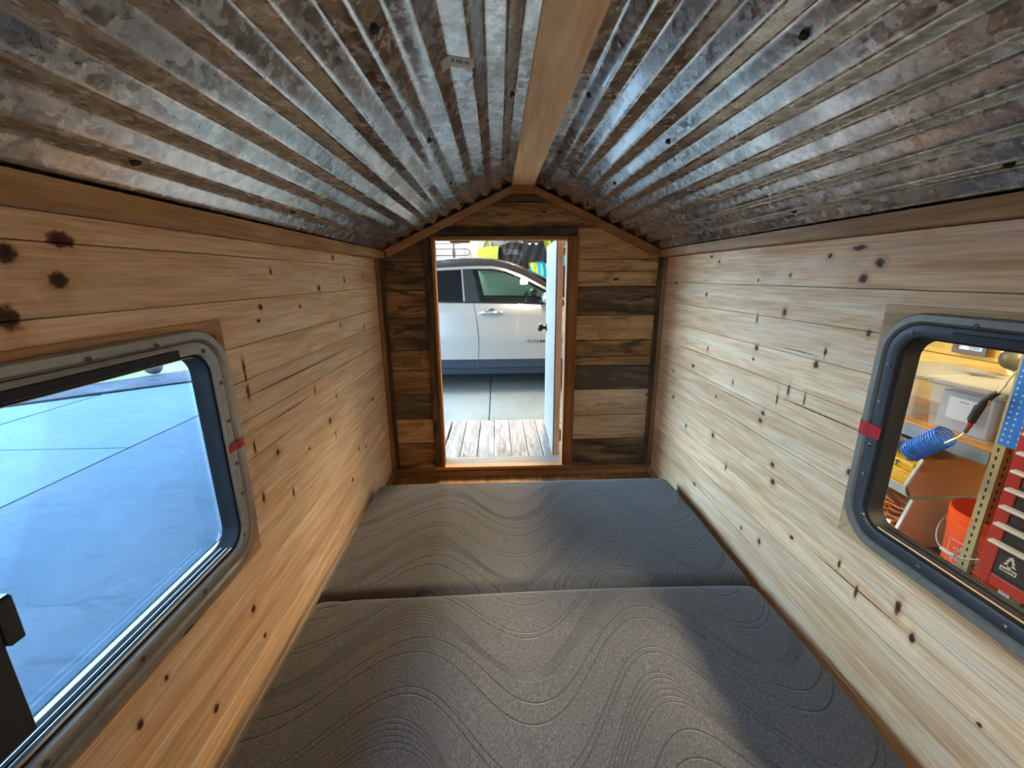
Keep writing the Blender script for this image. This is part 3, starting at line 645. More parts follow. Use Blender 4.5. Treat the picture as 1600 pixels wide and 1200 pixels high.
# garage walls: front (behind the car), right, back and the wall that holds the big door opening
gwf = thing('wall_garage_front', kind='structure')
for i in range(4): MB().box(-1.75+i*1.0925, -1.75+(i+1)*1.0925-.004, 7.35, 7.43, G, CEIL).build('wall_panel', M_['gwall'], gwf)
gwr = thing('wall_garage_right', kind='structure')
hs = [G, -.26, -.12, .02, .16]
for i in range(4): MB().prism([(2.60, hs[i]), (2.62, hs[i]), (2.62, hs[i+1]), (2.606, hs[i+1])], 1, -3.4, 7.35).build('clapboard', M_['clap'], gwr)
for z0, z1 in ((.162, .585), (.588, 1.05), (1.053, 1.6), (1.603, CEIL)): MB().box(2.60, 2.62, -3.4, 7.35, z0, z1-.001).build('board', M_['ply'], gwr, bevel=.001)
MB().box(2.621, 2.70, -3.4, 7.43, G, CEIL).build('wall_core', M_['gwall'], gwr)
o = MB().box(-1.75, 2.7, -3.5, -3.401, G, CEIL).build('wall_garage_back', M_['gwall']); o['kind'] = 'structure'
gwl = thing('wall_garage_left', kind='structure')
MB().box(-1.83, -1.751, -3.5, -0.6, G, CEIL).box(-1.83, -1.751, 6.3, 7.43, G, CEIL).build('wall_return', M_['gwall'], gwl)
MB().box(-1.83, -1.751, -0.6, 6.3, 1.95, CEIL).build('door_header', M_['gwall'], gwl)
o = MB().box(-1.83, 2.7, -3.5, 7.43, CEIL+.001, CEIL+.1).build('garage_ceiling', M_['gceil']); o['kind'] = 'structure'
for i, (lx, ly, ll, wt_, colr) in enumerate(LAMPS):
    t = thing('ceiling_light', (lx, ly, CEIL-.055), ['added unseen fill light behind the camper, built as a twin tube', 'twin tube ceiling light above the tool chest', 'twin tube ceiling light above the porch end', 'twin tube ceiling light over the far side of the car'][i], 'light', 'garage ceiling lights')
    hw = .16 if i == 1 else .07
    MB().box(lx-hw, lx+hw, ly-ll/2, ly+ll/2, CEIL-.03, CEIL-.001).build('housing', M_['white'], t, bevel=.004)
    for dx in (-hw*.65, hw*.65): MB().tube([(lx+dx, ly-ll/2+.02, CEIL-.045), (lx+dx, ly+ll/2-.02, CEIL-.045)], .013, 8).build('tube', emitm('tube_glow', colr, 6.0), t, smooth=True)
    ld = bpy.data.lights.new('lamp', 'AREA'); ld.shape = 'RECTANGLE'; ld.size = hw*1.8; ld.size_y = ll; ld.energy = wt_; ld.color = colr
    lo_ = bpy.data.objects.new('lamp', ld); COL.objects.link(lo_); lo_.parent = t; lo_.location = (0, 0, -.008)

# ================================================================== THINGS
# ---- trifold mattress
mt = thing('mattress', (0, .72, 0), 'grey quilted folding mattress with wavy stitching filling the camper floor', 'mattress')
def soft_box(x0, x1, y0, y1, z0, z1, r, res, fn):
    nx = max(2, int((x1-x0)/res)); ny = max(2, int((y1-y0)/res)); nz = max(2, int((z1-z0)/res))
    bm = {}; vs = []; fs = []
    def vid(i, j, k):
        key = (i, j, k)
        if key not in bm:
            p = Vector((x0+(x1-x0)*i/nx, y0+(y1-y0)*j/ny, z0+(z1-z0)*k/nz))
            q = Vector((min(max(p.x, x0+r), x1-r), min(max(p.y, y0+r), y1-r), min(max(p.z, z0+r), z1-r)))
            d = p-q
            if d.length > 1e-9: p = q+d.normalized()*r
            bm[key] = len(vs); vs.append(fn(p))
        return bm[key]
    for i in range(nx):
        for j in range(ny):
            fs.append((vid(i, j, nz), vid(i+1, j, nz), vid(i+1, j+1, nz), vid(i, j+1, nz))); fs.append((vid(i, j, 0), vid(i, j+1, 0), vid(i+1, j+1, 0), vid(i+1, j, 0)))
    for i in range(nx):
        for k in range(nz):
            fs.append((vid(i, 0, k), vid(i+1, 0, k), vid(i+1, 0, k+1), vid(i, 0, k+1))); fs.append((vid(i, ny, k), vid(i, ny, k+1), vid(i+1, ny, k+1), vid(i+1, ny, k)))
    for j in range(ny):
        for k in range(nz):
            fs.append((vid(0, j, k), vid(0, j, k+1), vid(0, j+1, k+1), vid(0, j+1, k))); fs.append((vid(nx, j, k), vid(nx, j+1, k), vid(nx, j+1, k+1), vid(nx, j, k+1)))
    return vs, fs
def mfn(yn, yf, corner=False):
    def f(p):
        q = p.copy(); tpz = (p.z)/.135
        # slight skew, sagging corners and a soft crown
        q.z += tpz*.004*math.sin(p.x*5+1)*math.sin(p.y*7)
        ed = min(p.x+.69, .675-p.x, .2); q.z -= tpz*.010*math.exp(-max(ed, 0)/.05)
        if p.y > yf-.12: q.z -= tpz*.004*math.exp(-(yf-p.y)/.03)
        if corner:
            dd = math.hypot(p.x+.60, p.y-(yf-.045)); q.z -= tpz*.010*math.exp(-(((p.x+.615-.25*(p.y-1.0))/.018)**2))*max(0, 1-abs(p.y-(yf-.06))/.09)
        q.y += .012*(p.x)*(1 if p.y > (yn+yf)/2 else 1)*.6
        return q
    return f
for k, (yn, yf) in enumerate(((1.074, 1.765), (.385, 1.066), (-.31, .377))):
    vs, fs = soft_box(-.692, .672, yn, yf, .001, .137, .028, .0125, mfn(yn, yf, k == 1))
    MB().add(vs, fs).build('mattress_panel', M_['mattress'], mt, smooth=True, autos=80)

# ---- car
YN = 5.0; YC = 5.95
car = thing('car', (-.3, YC, G), 'silver white SUV with black roof parked across beyond the open doorway', 'car')
def xy(x):  # half width
    u = abs(x+.3)/2.28; return .95*(1-.22*u**6)
def beltz(x):
    pts = [(-2.58, .70), (-2.3, .80), (-1.5, .79), (-.83, .757), (-.41, .753), (.46, .731), (.80, .70), (1.3, .64), (1.75, .52), (1.97, .30)]
    for (a, za), (b_, zb) in zip(pts, pts[1:]):
        if x <= b_: return za+(zb-za)*max(0, (x-a))/(b_-a)
    return pts[-1][1]
xs = [-2.56, -2.5, -2.35, -2.1, -1.8, -1.4, -1.0, -.7, -.4, -.1, .2, .5, .8, 1.1, 1.4, 1.65, 1.85, 1.95]
def body_rows(sg, zf):
    rows = []
    for (fz, fw_) in zf:
        rows.append([(x, YC-sg*(xy(x)*fw_), (fz if fz is not None else 0)) for x in xs])
    return rows
for sg in (1, -1):
    rows = []
    for t_, fw_ in ((0, 1.0), (.33, 1.004), (.50, 1.010), (.525, 1.004), (.80, 1.006), (.855, .998), (.95, .975), (1.0, .962)):
        rows.append([(x, YC-sg*xy(x)*fw_, .075+(beltz(x)-.075)*t_) for x in xs])
    MB().loft(rows).build('body_side', M_['paint'], car, smooth=True, solid=.006, autos=60)
    rows = [[(x, YC-sg*xy(x)*w_, z) for x in xs] for z, w_ in ((.072, 1.0), (.068, 1.010), (-.028, 1.008), (-.036, .996), (-.040, 1.0), (-.11, .985), (-.135, .93))]
    MB().loft(rows).build('lower_cladding', M_['cladding'], car, smooth=True, solid=.006, autos=30)
    # greenhouse
    T = [(-2.42, .86), (-2.2, 1.0), (-1.9, 1.085), (-1.4, 1.115), (-.829, 1.132), (-.561, 1.145), (-.40, 1.151), (-.17, 1.150), (-.017, 1.119), (.215, 1.028), (.451, .906), (.74, .745)]
    Rl = [(-2.50, .90), (-2.3, 1.11), (-1.95, 1.20), (-1.4, 1.235), (-.843, 1.255), (-.561, 1.268), (-.38, 1.267), (-.169, 1.259), (.067, 1.212), (.305, 1.112), (.49, 1.018), (.85, .79)]
    def sy(z): return YC-sg*(YC-(5.045+(z-.757)*.27))
    def yy(v): return YC-sg*(YC-v)
    r0 = [(x, sy(z)-sg*.004, z) for x, z in T]; r1 = [(x, sy(z)+0*sg-sg*.004+sg*.012, z+.032) for x, z in T]
    MB().loft([r0, r1]).build('roof_side_strip', M_['paint'], car, smooth=True, solid=.01)['label'] = 'pale strip above the side windows'
    r2 = [(x, yy(5.30), z) for x, z in Rl]
    MB().loft([r1, [((a[0]+c[0])/2, (a[1]+c[1])/2-sg*.015, (a[2]+c[2])/2) for a, c in zip(r1, r2)], r2]).build('cant_rail', M_['carblack'], car, smooth=True, solid=.008, autos=50)
    MB().tube([(x, yy(5.31), z+.006) for x, z in Rl[2:]], .010, 6).build('roof_edge_trim', M_['chrome'], car, smooth=True)
    def panel(poly, mat, name, off=0.0, th=.005, lab=None):
        b = MB(); n = len(poly); vs = [(x, sy(z)+sg*off, z) for x, z in poly]+[(x, sy(z)+sg*(off+th), z) for x, z in poly]
        b.add(vs, [tuple(range(n)), tuple(range(2*n-1, n-1, -1))]+[(i, i+n, (i+1) % n+n, (i+1) % n) for i in range(n)])
        o = b.build(name, M_[mat], car)
        if lab: o['label'] = lab
    panel([(-.345, .762), (.72, .742), (.451, .900), (.215, 1.022), (-.017, 1.112), (-.17, 1.143), (-.425, 1.145)], 'carglass', 'front_door_glass')
    panel([(-1.42, .77), (-.53, .765), (-.548, 1.138), (-.829, 1.127), (-1.36, 1.11)], 'darkglass', 'rear_door_glass')
    panel([(-2.15, .80), (-1.52, .775), (-1.46, 1.105), (-1.9, 1.075), (-2.1, .98)], 'darkglass', 'quarter_glass')
    panel([(-.505, .765), (-.335, .765), (-.418, 1.150), (-.53, 1.150)], 'carblack', 'door_pillar', -.004, .02)
    panel([(-1.52, .765), (-1.42, .765), (-1.36, 1.12), (-1.46, 1.12)], 'carblack', 'door_pillar', -.004, .02)
    panel([(-.53, .765), (-.507, .765), (-.532, 1.150), (-.552, 1.150)], 'chrome', 'chrome_strip', -.008, .01, 'bright upright strip beside the rear window')
    MB().tube([(x, YC-sg*(xy(x)*.962-.004), beltz(x)+.008) for x in xs[2:13]], .011, 6).build('belt_moulding', M_['carblack'], car, smooth=True)
    # door gaps
    seam = [(-.411, .752), (-.397, .69), (-.384, .634), (-.370, .52), (-.359, .412), (-.354, .30), (-.357, .209), (-.366, .09)]
    def bodyy(x, z):
        t_ = (z-.075)/(beltz(x)-.075); K = ((0, 1.0), (.33, 1.004), (.50, 1.010), (.525, 1.004), (.80, 1.006), (.855, .998), (.95, .975), (1.0, .962))
        f = 1.0
        for (a, fa), (b_, fb) in zip(K, K[1:]):
            if a <= t_ <= b_: f = fa+(fb-fa)*(t_-a)/(b_-a)
        return YC-sg*xy(x)*f
    MB().tube([(x, bodyy(x, z)-sg*.0005, z) for x, z in seam], .0042, 6).build('door_gap', M_['rubber'], car)
    MB().tube([(-.366, YC-sg*(xy(-.37)*1.010+.001), .066), (-.379, YC-sg*(xy(-.38)*1.008+.001), -.035)], .0042, 6).build('door_gap', M_['rubber'], car)
    MB().tube([(x+.02, bodyy(x+.02, z)-sg*.0005, z) for x, z in ((-1.60, .77), (-1.58, .6), (-1.45, .35), (-1.28, .09))], .0042, 6).build('door_gap', M_['rubber'], car)
    MB().tube([(x, bodyy(x, z)-sg*.0005, z) for x, z in ((.72, .70), (.77, .5), (.76, .25), (.72, .09))], .0042, 6).build('door_gap', M_['rubber'], car)
    for hx in (-.19, -1.25):
        yh = bodyy(hx, .64)
        b = MB(); b.tube([(hx-.135, yh-sg*.004, .641), (hx-.10, yh-sg*.022, .646), (hx-.03, yh-sg*.034, .649), (hx+.05, yh-sg*.034, .648), (hx+.105, yh-sg*.022, .642), (hx+.135, yh-sg*.004, .637)], [.010, .016, .019, .019, .015, .008], 8)
        hd = b.build('door_handle', M_['chrome'], car, smooth=True)
        MB().lathe([(.045, 0), (.038, sg*.006), (0, sg*.008)], (hx, yh-sg*.004, .648), 1, 16).build('handle_recess', M_['black'], hd)
    # mirror
    b = MB(); rr = []
    for i in range(7):
        ph = math.pi*i/6; rr.append([(.47+.075*math.sin(ph)*math.cos(a), YC-sg*(1.01-.10*math.cos(ph)), .815+.075*math.sin(ph)**.6*math.sin(a)) for a in [2*math.pi*k/12 for k in range(12)]])
    b.loft(rr, closed=True); mr = b.build('side_mirror', M_['paint'], car, smooth=True, autos=60)
    MB().tube([(.50, YC-sg*.90, .748), (.47, YC-sg*1.0, .765)], .018, 6).build('mirror_foot', M_['carblack'], mr)
    # wheels and arches
    for wx in (1.12, -1.72):
        yw = YC-sg*(.82)
        MB().lathe([(.20, -.10), (.31, -.11), (.345, -.09), (.345, .09), (.31, .11), (.20, .10)], (wx, yw, G+.345), 1, 32).build('tyre', M_['tyre'], car, smooth=True)
        MB().lathe([(.0, -.06), (.06, -.07), (.19, -.05), (.205, -.105), (.205, .105), (.19, .05), (.06, .07), (0, .06)], (wx, yw, G+.345), 1, 20).build('wheel_rim', M_['chrome'], car, smooth=True)
        b = MB(); arc = [(wx+.40*math.cos(a), G+.345+.40*math.sin(a)) for a in [math.radians(-12+204*k/16) for k in range(17)]]
        arc2 = [(wx+.46*math.cos(a), G+.345+.46*math.sin(a)) for a in [math.radians(-12+204*k/16) for k in range(17)]]
        yo = YC-sg*(xy(wx)*1.012)
        b.loft([[(p_[0], yo, p_[1]) for p_ in arc], [(p_[0], yo, p_[1]) for p_ in arc2]]).build('wheel_arch', M_['cladding'], car, solid=.01)
# badge lettering on the front door
bx = .232
yb = 4.985
tb = text_mb('COMPASS', .070, lambda v: (bx+v.x*1.32, YC-xy(.3)*1.0055-.003-(v.z), .292+v.y*.72), .0015, 0.0, 1.12, 'LEFT')
tb.build('door_lettering', M_['hole'], car)['label'] = 'dark lettering on the front door'
# roof, windscreen, tail, hood, inside
MB().loft([[(x, 5.30, z) for x, z in Rl[1:9]], [(x-.01, 5.55, z+.035) for x, z in Rl[1:9]], [(x-.02, YC, z+.045) for x, z in Rl[1:9]], [(x-.01, 6.35, z+.035) for x, z in Rl[1:9]], [(x, 6.60, z) for x, z in Rl[1:9]]]).build('roof_panel', M_['carblack'], car, smooth=True, solid=.01)
MB().loft([[(.067, 5.31, 1.212), (.067, YC, 1.255), (.067, 6.59, 1.212)], [(.49, 5.26, 1.018), (.56, YC, 1.05), (.49, 6.64, 1.018)], [(.86, 5.15, .79), (1.02, YC, .80), (.86, 6.75, .79)]]).build('windscreen', M_['carglass'], car, smooth=True, solid=.006)
MB().loft([[(x, YC-xy(x)*.962, beltz(x)) for x in (.74, 1.1, 1.4, 1.65, 1.85, 1.95)], [(x, YC-xy(x)*.7, beltz(x)+.07) for x in (.76, 1.1, 1.4, 1.65, 1.85, 1.95)], [(x, YC, beltz(x)+.10) for x in (.9, 1.1, 1.4, 1.65, 1.86, 1.99)], [(x, YC+xy(x)*.7, beltz(x)+.07) for x in (.76, 1.1, 1.4, 1.65, 1.85, 1.95)], [(x, YC+xy(x)*.962, beltz(x)) for x in (.74, 1.1, 1.4, 1.65, 1.85, 1.95)]]).build('hood', M_['paint'], car, smooth=True, solid=.008)
MB().loft([[(1.95, YC-xy(1.95)*.96, .30), (1.99, YC, .40), (1.95, YC+xy(1.95)*.96, .30)], [(1.96, YC-xy(1.95), .07), (2.03, YC, .07), (1.96, YC+xy(1.95), .07)], [(1.93, YC-.7, -.12), (1.99, YC, -.12), (1.93, YC+.7, -.12)]]).build('front_bumper', M_['cladding'], car, smooth=True, solid=.01)
MB().loft([[(-2.3, 5.30, 1.11), (-2.3, 6.60, 1.11)], [(-2.5, 5.15, .88), (-2.5, 6.75, .88)], [(-2.57, YC-xy(-2.56)*.96, .70), (-2.57, YC+xy(-2.56)*.96, .70)], [(-2.57, YC-xy(-2.56), .07), (-2.57, YC+xy(-2.56), .07)], [(-2.52, YC-.7, -.12), (-2.52, YC+.7, -.12)]]).build('tailgate', M_['paint'], car, smooth=True, solid=.01)
MB().box(-2.4, 1.9, YC-.78, YC+.78, -.13, .10).build('underbody', M_['black'], car)
MB().prism([(.42, .10), (.95, .10), (.95, .74), (.60, .74), (.44, .66)], 1, YC-.74, YC+.74).build('dashboard', M_['seat'], car, bevel=.02)
for yy_ in (5.55, 6.35):
    s_ = MB(); s_.box(-.35, .15, yy_-.24, yy_+.24, .12, .34).prism([(-.38, .3), (-.25, .3), (-.42, .90), (-.53, .90)], 1, yy_-.23, yy_+.23)
    so = s_.build('car_seat', M_['seat'], car, bevel=.03, seg=2, smooth=True)
    MB().prism([(-.48, .91), (-.41, .91), (-.44, 1.06), (-.52, 1.06)], 1, yy_-.12, yy_+.12).build('headrest', M_['seat'], so, bevel=.02, smooth=True)
MB().prism([(-1.5, .2), (-1.3, .2), (-1.45, .92), (-1.6, .92)], 1, YC-.6, YC+.6).build('rear_seat', M_['seat'], car, bevel=.03)
MB().tube([(.22+.055*math.cos(a), 5.55+.17*math.sin(a), .70+.16*math.cos(a)) for a in [2*math.pi*k/20 for k in range(20)]], .014, 6, closed=True).build('steering_wheel', M_['black'], car, smooth=True)
MB().prism([(.12, 1.055), (.16, 1.05), (.17, 1.11), (.13, 1.115)], 1, YC-.13, YC+.13).build('inside_mirror', M_['black'], car, bevel=.01)

# ---- things hung on the wall behind the car
def cloth(poly, y, step, depth, fn):
    xs_ = [p_[0] for p_ in poly]; zs_ = [p_[1] for p_ in poly]; x0, z0 = min(xs_), min(zs_)
    nx = int((max(xs_)-x0)/step)+1; nz = int((max(zs_)-z0)/step)+1
    def inside(px, pz):
        c = False
        for i in range(len(poly)):
            (x1, z1), (x2, z2) = poly[i], poly[i-1]
            if (z1 > pz) != (z2 > pz) and px < (x2-x1)*(pz-z1)/(z2-z1)+x1: c = not c
        return c
    ids = {}; vs = []; fs = []
    def vid(i, j):
        if (i, j) not in ids:
            ids[(i, j)] = len(vs); X, Z = x0+i*step, z0+j*step; vs.append((X, y-fn(X, Z), Z))
        return ids[(i, j)]
    for i in range(nx):
        for j in range(nz):
            if inside(x0+(i+.5)*step, z0+(j+.5)*step): fs.append((vid(i, j), vid(i+1, j), vid(i+1, j+1), vid(i, j+1)))
    b = MB(); b.add(vs, fs); return b
YW = 7.35
tb_ = thing('tote_bag', (-.27, 7.25, 1.30), 'lime green tote bag hung on the garage wall above the car roof', 'bag')
MB().loft([[(-.437, 7.22, 1.53), (-.087, 7.22, 1.548), (-.087, 7.32, 1.548), (-.437, 7.32, 1.53)], [(-.440, 7.20, 1.42), (-.095, 7.20, 1.43), (-.095, 7.33, 1.43), (-.440, 7.33, 1.42)], [(-.445, 7.22, 1.22), (-.109, 7.22, 1.22), (-.109, 7.33, 1.22), (-.445, 7.33, 1.22)]], closed=True).build('bag_body', M_['lime'], tb_, solid=.006)
for yb_ in (7.215, 7.325): MB().tube([(-.345, yb_, 1.52), (-.325, yb_, 1.60), (-.29, yb_, 1.655), (-.245, yb_, 1.655), (-.215, yb_, 1.60), (-.20, yb_, 1.52)], .009, 6).build('handle', M_['lime'], tb_, smooth=True)
jk = thing('jacket', (.15, 7.28, 1.1), 'black jacket with grey yoke hanging on the garage wall beside the green tote', 'jacket')
fold = lambda X, Z: .05+.008*math.sin(X*31+Z*9)+.005*math.sin(X*57-Z*21)
cloth([(-.075, 1.535), (-.06, 1.56), (.05, 1.60), (.12, 1.62), (.24, 1.61), (.42, 1.56), (.45, 1.42), (.41, 1.12), (.28, 1.14), (.20, 1.22), (.10, 1.26), (-.06, 1.28), (-.07, 1.36), (-.07, 1.48)], YW, .014, .02, fold).build('jacket_body', M_['blackcloth'], jk, smooth=True, solid=.012, autos=80)
cloth([(-.02, 1.48), (.05, 1.51), (.20, 1.50), (.33, 1.46), (.36, 1.33), (.33, 1.26), (.28, 1.40), (.15, 1.42), (.02, 1.40)], YW, .014, .02, lambda X, Z: fold(X, Z)+.012).build('grey_yoke', M_['greycloth'], jk, smooth=True, solid=.006, autos=80)
MB().tube([(.00, 7.30, 1.61), (.07, 7.30, 1.67), (.10, 7.30, 1.69), (.14, 7.30, 1.67), (.23, 7.30, 1.61)], .006, 6).build('hanger', M_['iron'], jk)
gm = thing('shorts', (.56, 7.2, 1.28), 'black garment with two round white buttons hanging beside the jacket', 'clothing')
cloth([(.33, 1.70), (.64, 1.70), (.70, 1.52), (.745, 1.38), (.71, 1.26), (.66, 1.33), (.50, 1.29), (.36, 1.30), (.33, 1.5)], YW, .014, .02, lambda X, Z: .115+.006*math.sin(X*37-Z*13)).build('cloth_body', M_['blackcloth'], gm, smooth=True, solid=.012, autos=80)
for bx_ in (.437, .545): MB().lathe([(.026, 0), (.024, -.008), (0, -.010)], (bx_, 7.215, 1.588), 1, 14).build('button', M_['whiteplastic'], gm, smooth=True)
tw = thing('beach_towel', (.60, 7.25, .95), 'lime and turquoise beach towel hanging below the black garment', 'towel')
cloth([(.40, 1.32), (.62, 1.70), (.80, 1.70), (.82, .92), (.66, .90), (.43, 1.06)], YW, .02, .02, lambda X, Z: .013+.006*math.sin(X*40)).build('towel_cloth', M_['towel'], tw, smooth=True, solid=.008, autos=80)
tw2 = thing('folded_towel', (1.03, 7.25, .85), 'lime and turquoise towel right of the open door on the far wall', 'towel')
cloth([(.93, 1.50), (1.00, 1.46), (1.16, 1.22), (1.14, 1.02), (.94, 1.02)], YW, .02, .02, lambda X, Z: .03+.01*math.sin(X*40)).build('towel_cloth', M_['towel'], tw2, smooth=True, solid=.008, autos=80)
bp = thing('backpack', (1.03, 7.2, .55), 'dark backpack hanging under the towel right of the open door', 'bag')
MB().loft([[(.93, 7.20, 1.0), (1.13, 7.20, 1.0), (1.13, 7.349, 1.0), (.93, 7.349, 1.0)], [(.92, 7.13, .85), (1.16, 7.13, .85), (1.16, 7.349, .85), (.92, 7.349, .85)], [(.92, 7.14, .6), (1.18, 7.14, .6), (1.18, 7.349, .6), (.92, 7.349, .6)]], closed=True).build('bag_body', M_['blackcloth'], bp, bevel=.01)
MB().box(.93, 1.16, 7.118, 7.128, .80, .845).build('reflective_strap', M_['lime'], bp)
sh = thing('wall_shelf', (1.03, 7.25, 1.52), 'narrow wooden wall shelf right of the open door', 'shelf')
MB().box(.86, 1.6, 7.14, 7.349, 1.52, 1.54).build('shelf_board', M_['chip'], sh, bevel=.002); MB().box(.95, .97, 7.18, 7.349, 1.42, 1.5195).build('bracket', M_['iron'], sh)
wr_ = thing('wire_rack', (-.9, 7.3, 1.2), 'black wire wall rack with looped arms on the white garage wall', 'rack')
b = MB(); b.tube([(-.842, 7.325, 1.25), (-.842, 7.325, 1.66)], .008, 6); b.build('upright', M_['iron'], wr_)
for z0, x1 in ((1.405, -.565), (1.595, -.70)):
    MB().tube([(-1.5, 7.29, z0), (x1-.05, 7.29, z0), (x1-.012, 7.29, z0+.02), (x1, 7.29, z0+.05), (x1-.012, 7.29, z0+.085), (x1-.05, 7.29, z0+.105), (-1.5, 7.29, z0+.105)], .0065, 6).build('loop_arm', M_['iron'], wr_, smooth=True)
MB().box(-.86, -.825, 7.288, 7.349, 1.39, 1.50).build('bracket', M_['iron'], wr_)

# ---- shelving rack outside the right window
XP = 2.05
rk = thing('shelving_rack', (2.3, 2.2, G), 'tan steel shelving rack with slotted posts and blue grey beam', 'shelving')
def post(px, py, dx, dy):
    b = MB(); b.box(*sorted((px, px+dx*.003)), *sorted((py, py+dy*.043)), G, 1.5); b.box(*sorted((px+dx*.0031, px+dx*.043)), *sorted((py, py+dy*.003)), G, 1.5)
    po = b.build('post', M_['post'], rk)
    s = MB(); s2 = MB()
    for k in range(36):
        zz = G+.06+k*.0385
        if zz > 1.2: break
        for (yy__, s_) in ((py+dy*.022, s),):
            xx_ = px-.0008*dx
            s_.prism([(yy__-.005, zz+.006), (yy__, zz+.010), (yy__+.005, zz+.006), (yy__+.0025, zz-.010), (yy__-.0025, zz-.010)], 0, *sorted((xx_, xx_+dx*.0004)))
        xx_ = px+dx*.024; s.prism([(xx_-.005, zz+.006), (xx_, zz+.010), (xx_+.005, zz+.006), (xx_+.0025, zz-.010), (xx_-.0025, zz-.010)], 1, *sorted((py-dy*.0008, py-dy*.0004)))
    so = s.build('post_slots', M_['hole'], po); so['kind'] = 'stuff'
post(XP, 1.568, 1, 1); post(XP, 2.90, 1, -1); post(2.55, 1.568, -1, 1); post(2.55, 2.90, -1, -1)
MB().box(XP-.004, XP-.001, 1.612, 2.90, .228, .292).build('front_beam', M_['shelfsteel'], rk, bevel=.0008)
MB().box(XP+.004, 2.545, 1.575, 2.895, .292, .304).build('shelf_board', M_['chip'], rk)
MB().box(XP+.004, 2.545, 1.575, 2.895, 1.2, 1.212).build('shelf_board', M_['chip'], rk)
def storage_bin(y0, y1, label):
    t = thing('storage_bin', (2.28, (y0+y1)/2, .305), label, 'bin', 'clear bins on the upper rack shelf')
    a = .012; rows = []
    for (ins, z) in ((.018, .3055), (.004, .525), (.0, .530)):
        rows.append([(x, y, z) for y, x in rrect(y0+ins, y1-ins, 2.07+ins, 2.50-ins, .03, 4)])
    MB().loft(rows, closed=True).prism(rrect(y0+.02, y1-.02, 2.09, 2.48, .03, 4), 2, .3055, .308).build('bin_body', M_['bin'], t, smooth=True, solid=0, autos=50)
    b = MB(); b.prism([(x, y) for y, x in rrect(y0-.008, y1+.008, 2.060, 2.51, .03, 4)], 2, .531, .553); b.build('lid', M_['lid'], t, bevel=.004, smooth=True)
    return t
# rrect gives (y,x) pairs; prism over z wants (x,y)
storage_bin(1.625, 1.965, 'clear storage bin with white lid, white card inside, nearer the tan post')
storage_bin(1.990, 2.33, 'clear storage bin with white lid at the window edge, farther along shelf')
ev = thing('envelope', (2.095, 1.80, .31), 'white envelope standing inside the nearer clear bin', 'envelope')
MB().prism([(1.735, .374), (1.868, .374), (1.868, .480), (1.735, .480)], 0, 2.0945, 2.097).build('sheet', M_['paper'], ev)
MB().prism([(1.735, .479), (1.868, .479), (1.80, .44)], 0, 2.093, 2.0943).build('flap', M_['paper'], ev)
bt = MB()
for k in range(6): bt.box(2.0922, 2.0928, 1.780+k*.007, 1.785+k*.007, .462, .466)
bt.build('printed_line', M_['hole'], ev)
dk = tag(MB().prism([(1.70, .309), (1.93, .309), (1.93, .50), (1.70, .50)], 0, 2.12, 2.17).build('folder_box', plain('grey_card', srgb(150,152,156), .7), None, bevel=.004), 'grey folder box standing behind the white envelope', 'box')
yc_ = tag(MB().box(2.30, 2.42, 1.66, 1.86, .309, .34).build('yellow_cloth', M_['yellow'], None, bevel=.008), 'yellow cloth lying in the bottom of the nearer bin', 'cloth')
# ---- stackable bins below
def hopper(y0, y1, z0, z1, label):
    t = thing('hopper_bin', (2.25, (y0+y1)/2, z0), label, 'bin', 'tan hopper bins under the shelf')
    side = [(2.00, z0+.02), (2.02, z0), (2.46, z0), (2.46, z1), (2.05, z1), (1.99, z0+.06)]
    for nm, ya, yb__ in (('side_panel', y0, y0+.005), ('side_panel', y1-.005, y1)):
        MB().prism(side, 1, ya, yb__).build(nm, M_['card'], t)
        MB().prism([(2.05, z1), (2.062, z1), (2.002, z0+.055), (1.988, z0+.055)], 1, ya-.0015, yb__+.010).build('white_edge', M_['cardedge'], t)
    MB().box(2.02, 2.46, y0+.005, y1-.005, z0, z0+.006).box(2.452, 2.46, y0+.005, y1-.005, z0, z1).build('bin_tray', M_['card'], t)
    MB().prism([(1.988, z0+.06), (2.0, z0+.06), (2.03, z0+.004), (2.018, z0)], 1, y0, y1).build('front_lip', M_['cardedge'], t)
    return t
hopper(1.872, 2.22, -.075, .135, 'upper tan open front bin holding the yellow tool case')
hopper(1.872, 2.22, -.385, -.095, 'lower tan open front bin full of orange cords')
tc_ = thing('tool_case', (2.12, 2.03, -.068), 'yellow tool case with black markings in the upper hopper bin', 'tool case')
MB().box(2.025, 2.22, 1.885, 2.205, -.068, .055).build('case_body', M_['yellow'], tc_, bevel=.02, seg=3, smooth=True)
MB().box(2.018, 2.225, 1.882, 2.208, .035, .052).build('case_rim', M_['yellow'], tc_, bevel=.008, seg=2, smooth=True)
text_mb('DEWALT', .046, lambda v: (2.0165-v.z, 2.05-v.x, .076+v.y*.9), .001, 0, 1.0).build('case_lettering', M_['black'], tc_)
MB().box(2.022, 2.21, 1.886, 2.204, .0525, .105).build('case_top', M_['yellow'], tc_, bevel=.012, seg=2, smooth=True)
MB().box(2.0235, 2.0245, 2.10, 2.15, -.03, .012).build('case_label', M_['greycloth'], tc_)
cp = thing('air_compressor', (2.15, 2.0, .137), 'small black air compressor on top of the upper hopper bin', 'compressor')
MB().tube([(2.08, 1.90, .180), (2.08, 2.18, .180)], .040, 16).build('tank', M_['black'], cp, smooth=True)
MB().box(2.05, 2.11, 1.93, 2.15, .1365, .145).build('base', M_['black'], cp)
MB().tube([(2.04, 1.93, .195), (2.005, 1.92, .20), (1.985, 1.905, .205)], .008, 8).build('outlet', M_['brass'], cp, smooth=True)
cord = thing('extension_cord', (2.15, 2.03, -.378), 'coiled orange extension cord in the lower hopper bin', 'cord')
b = MB(); path = []
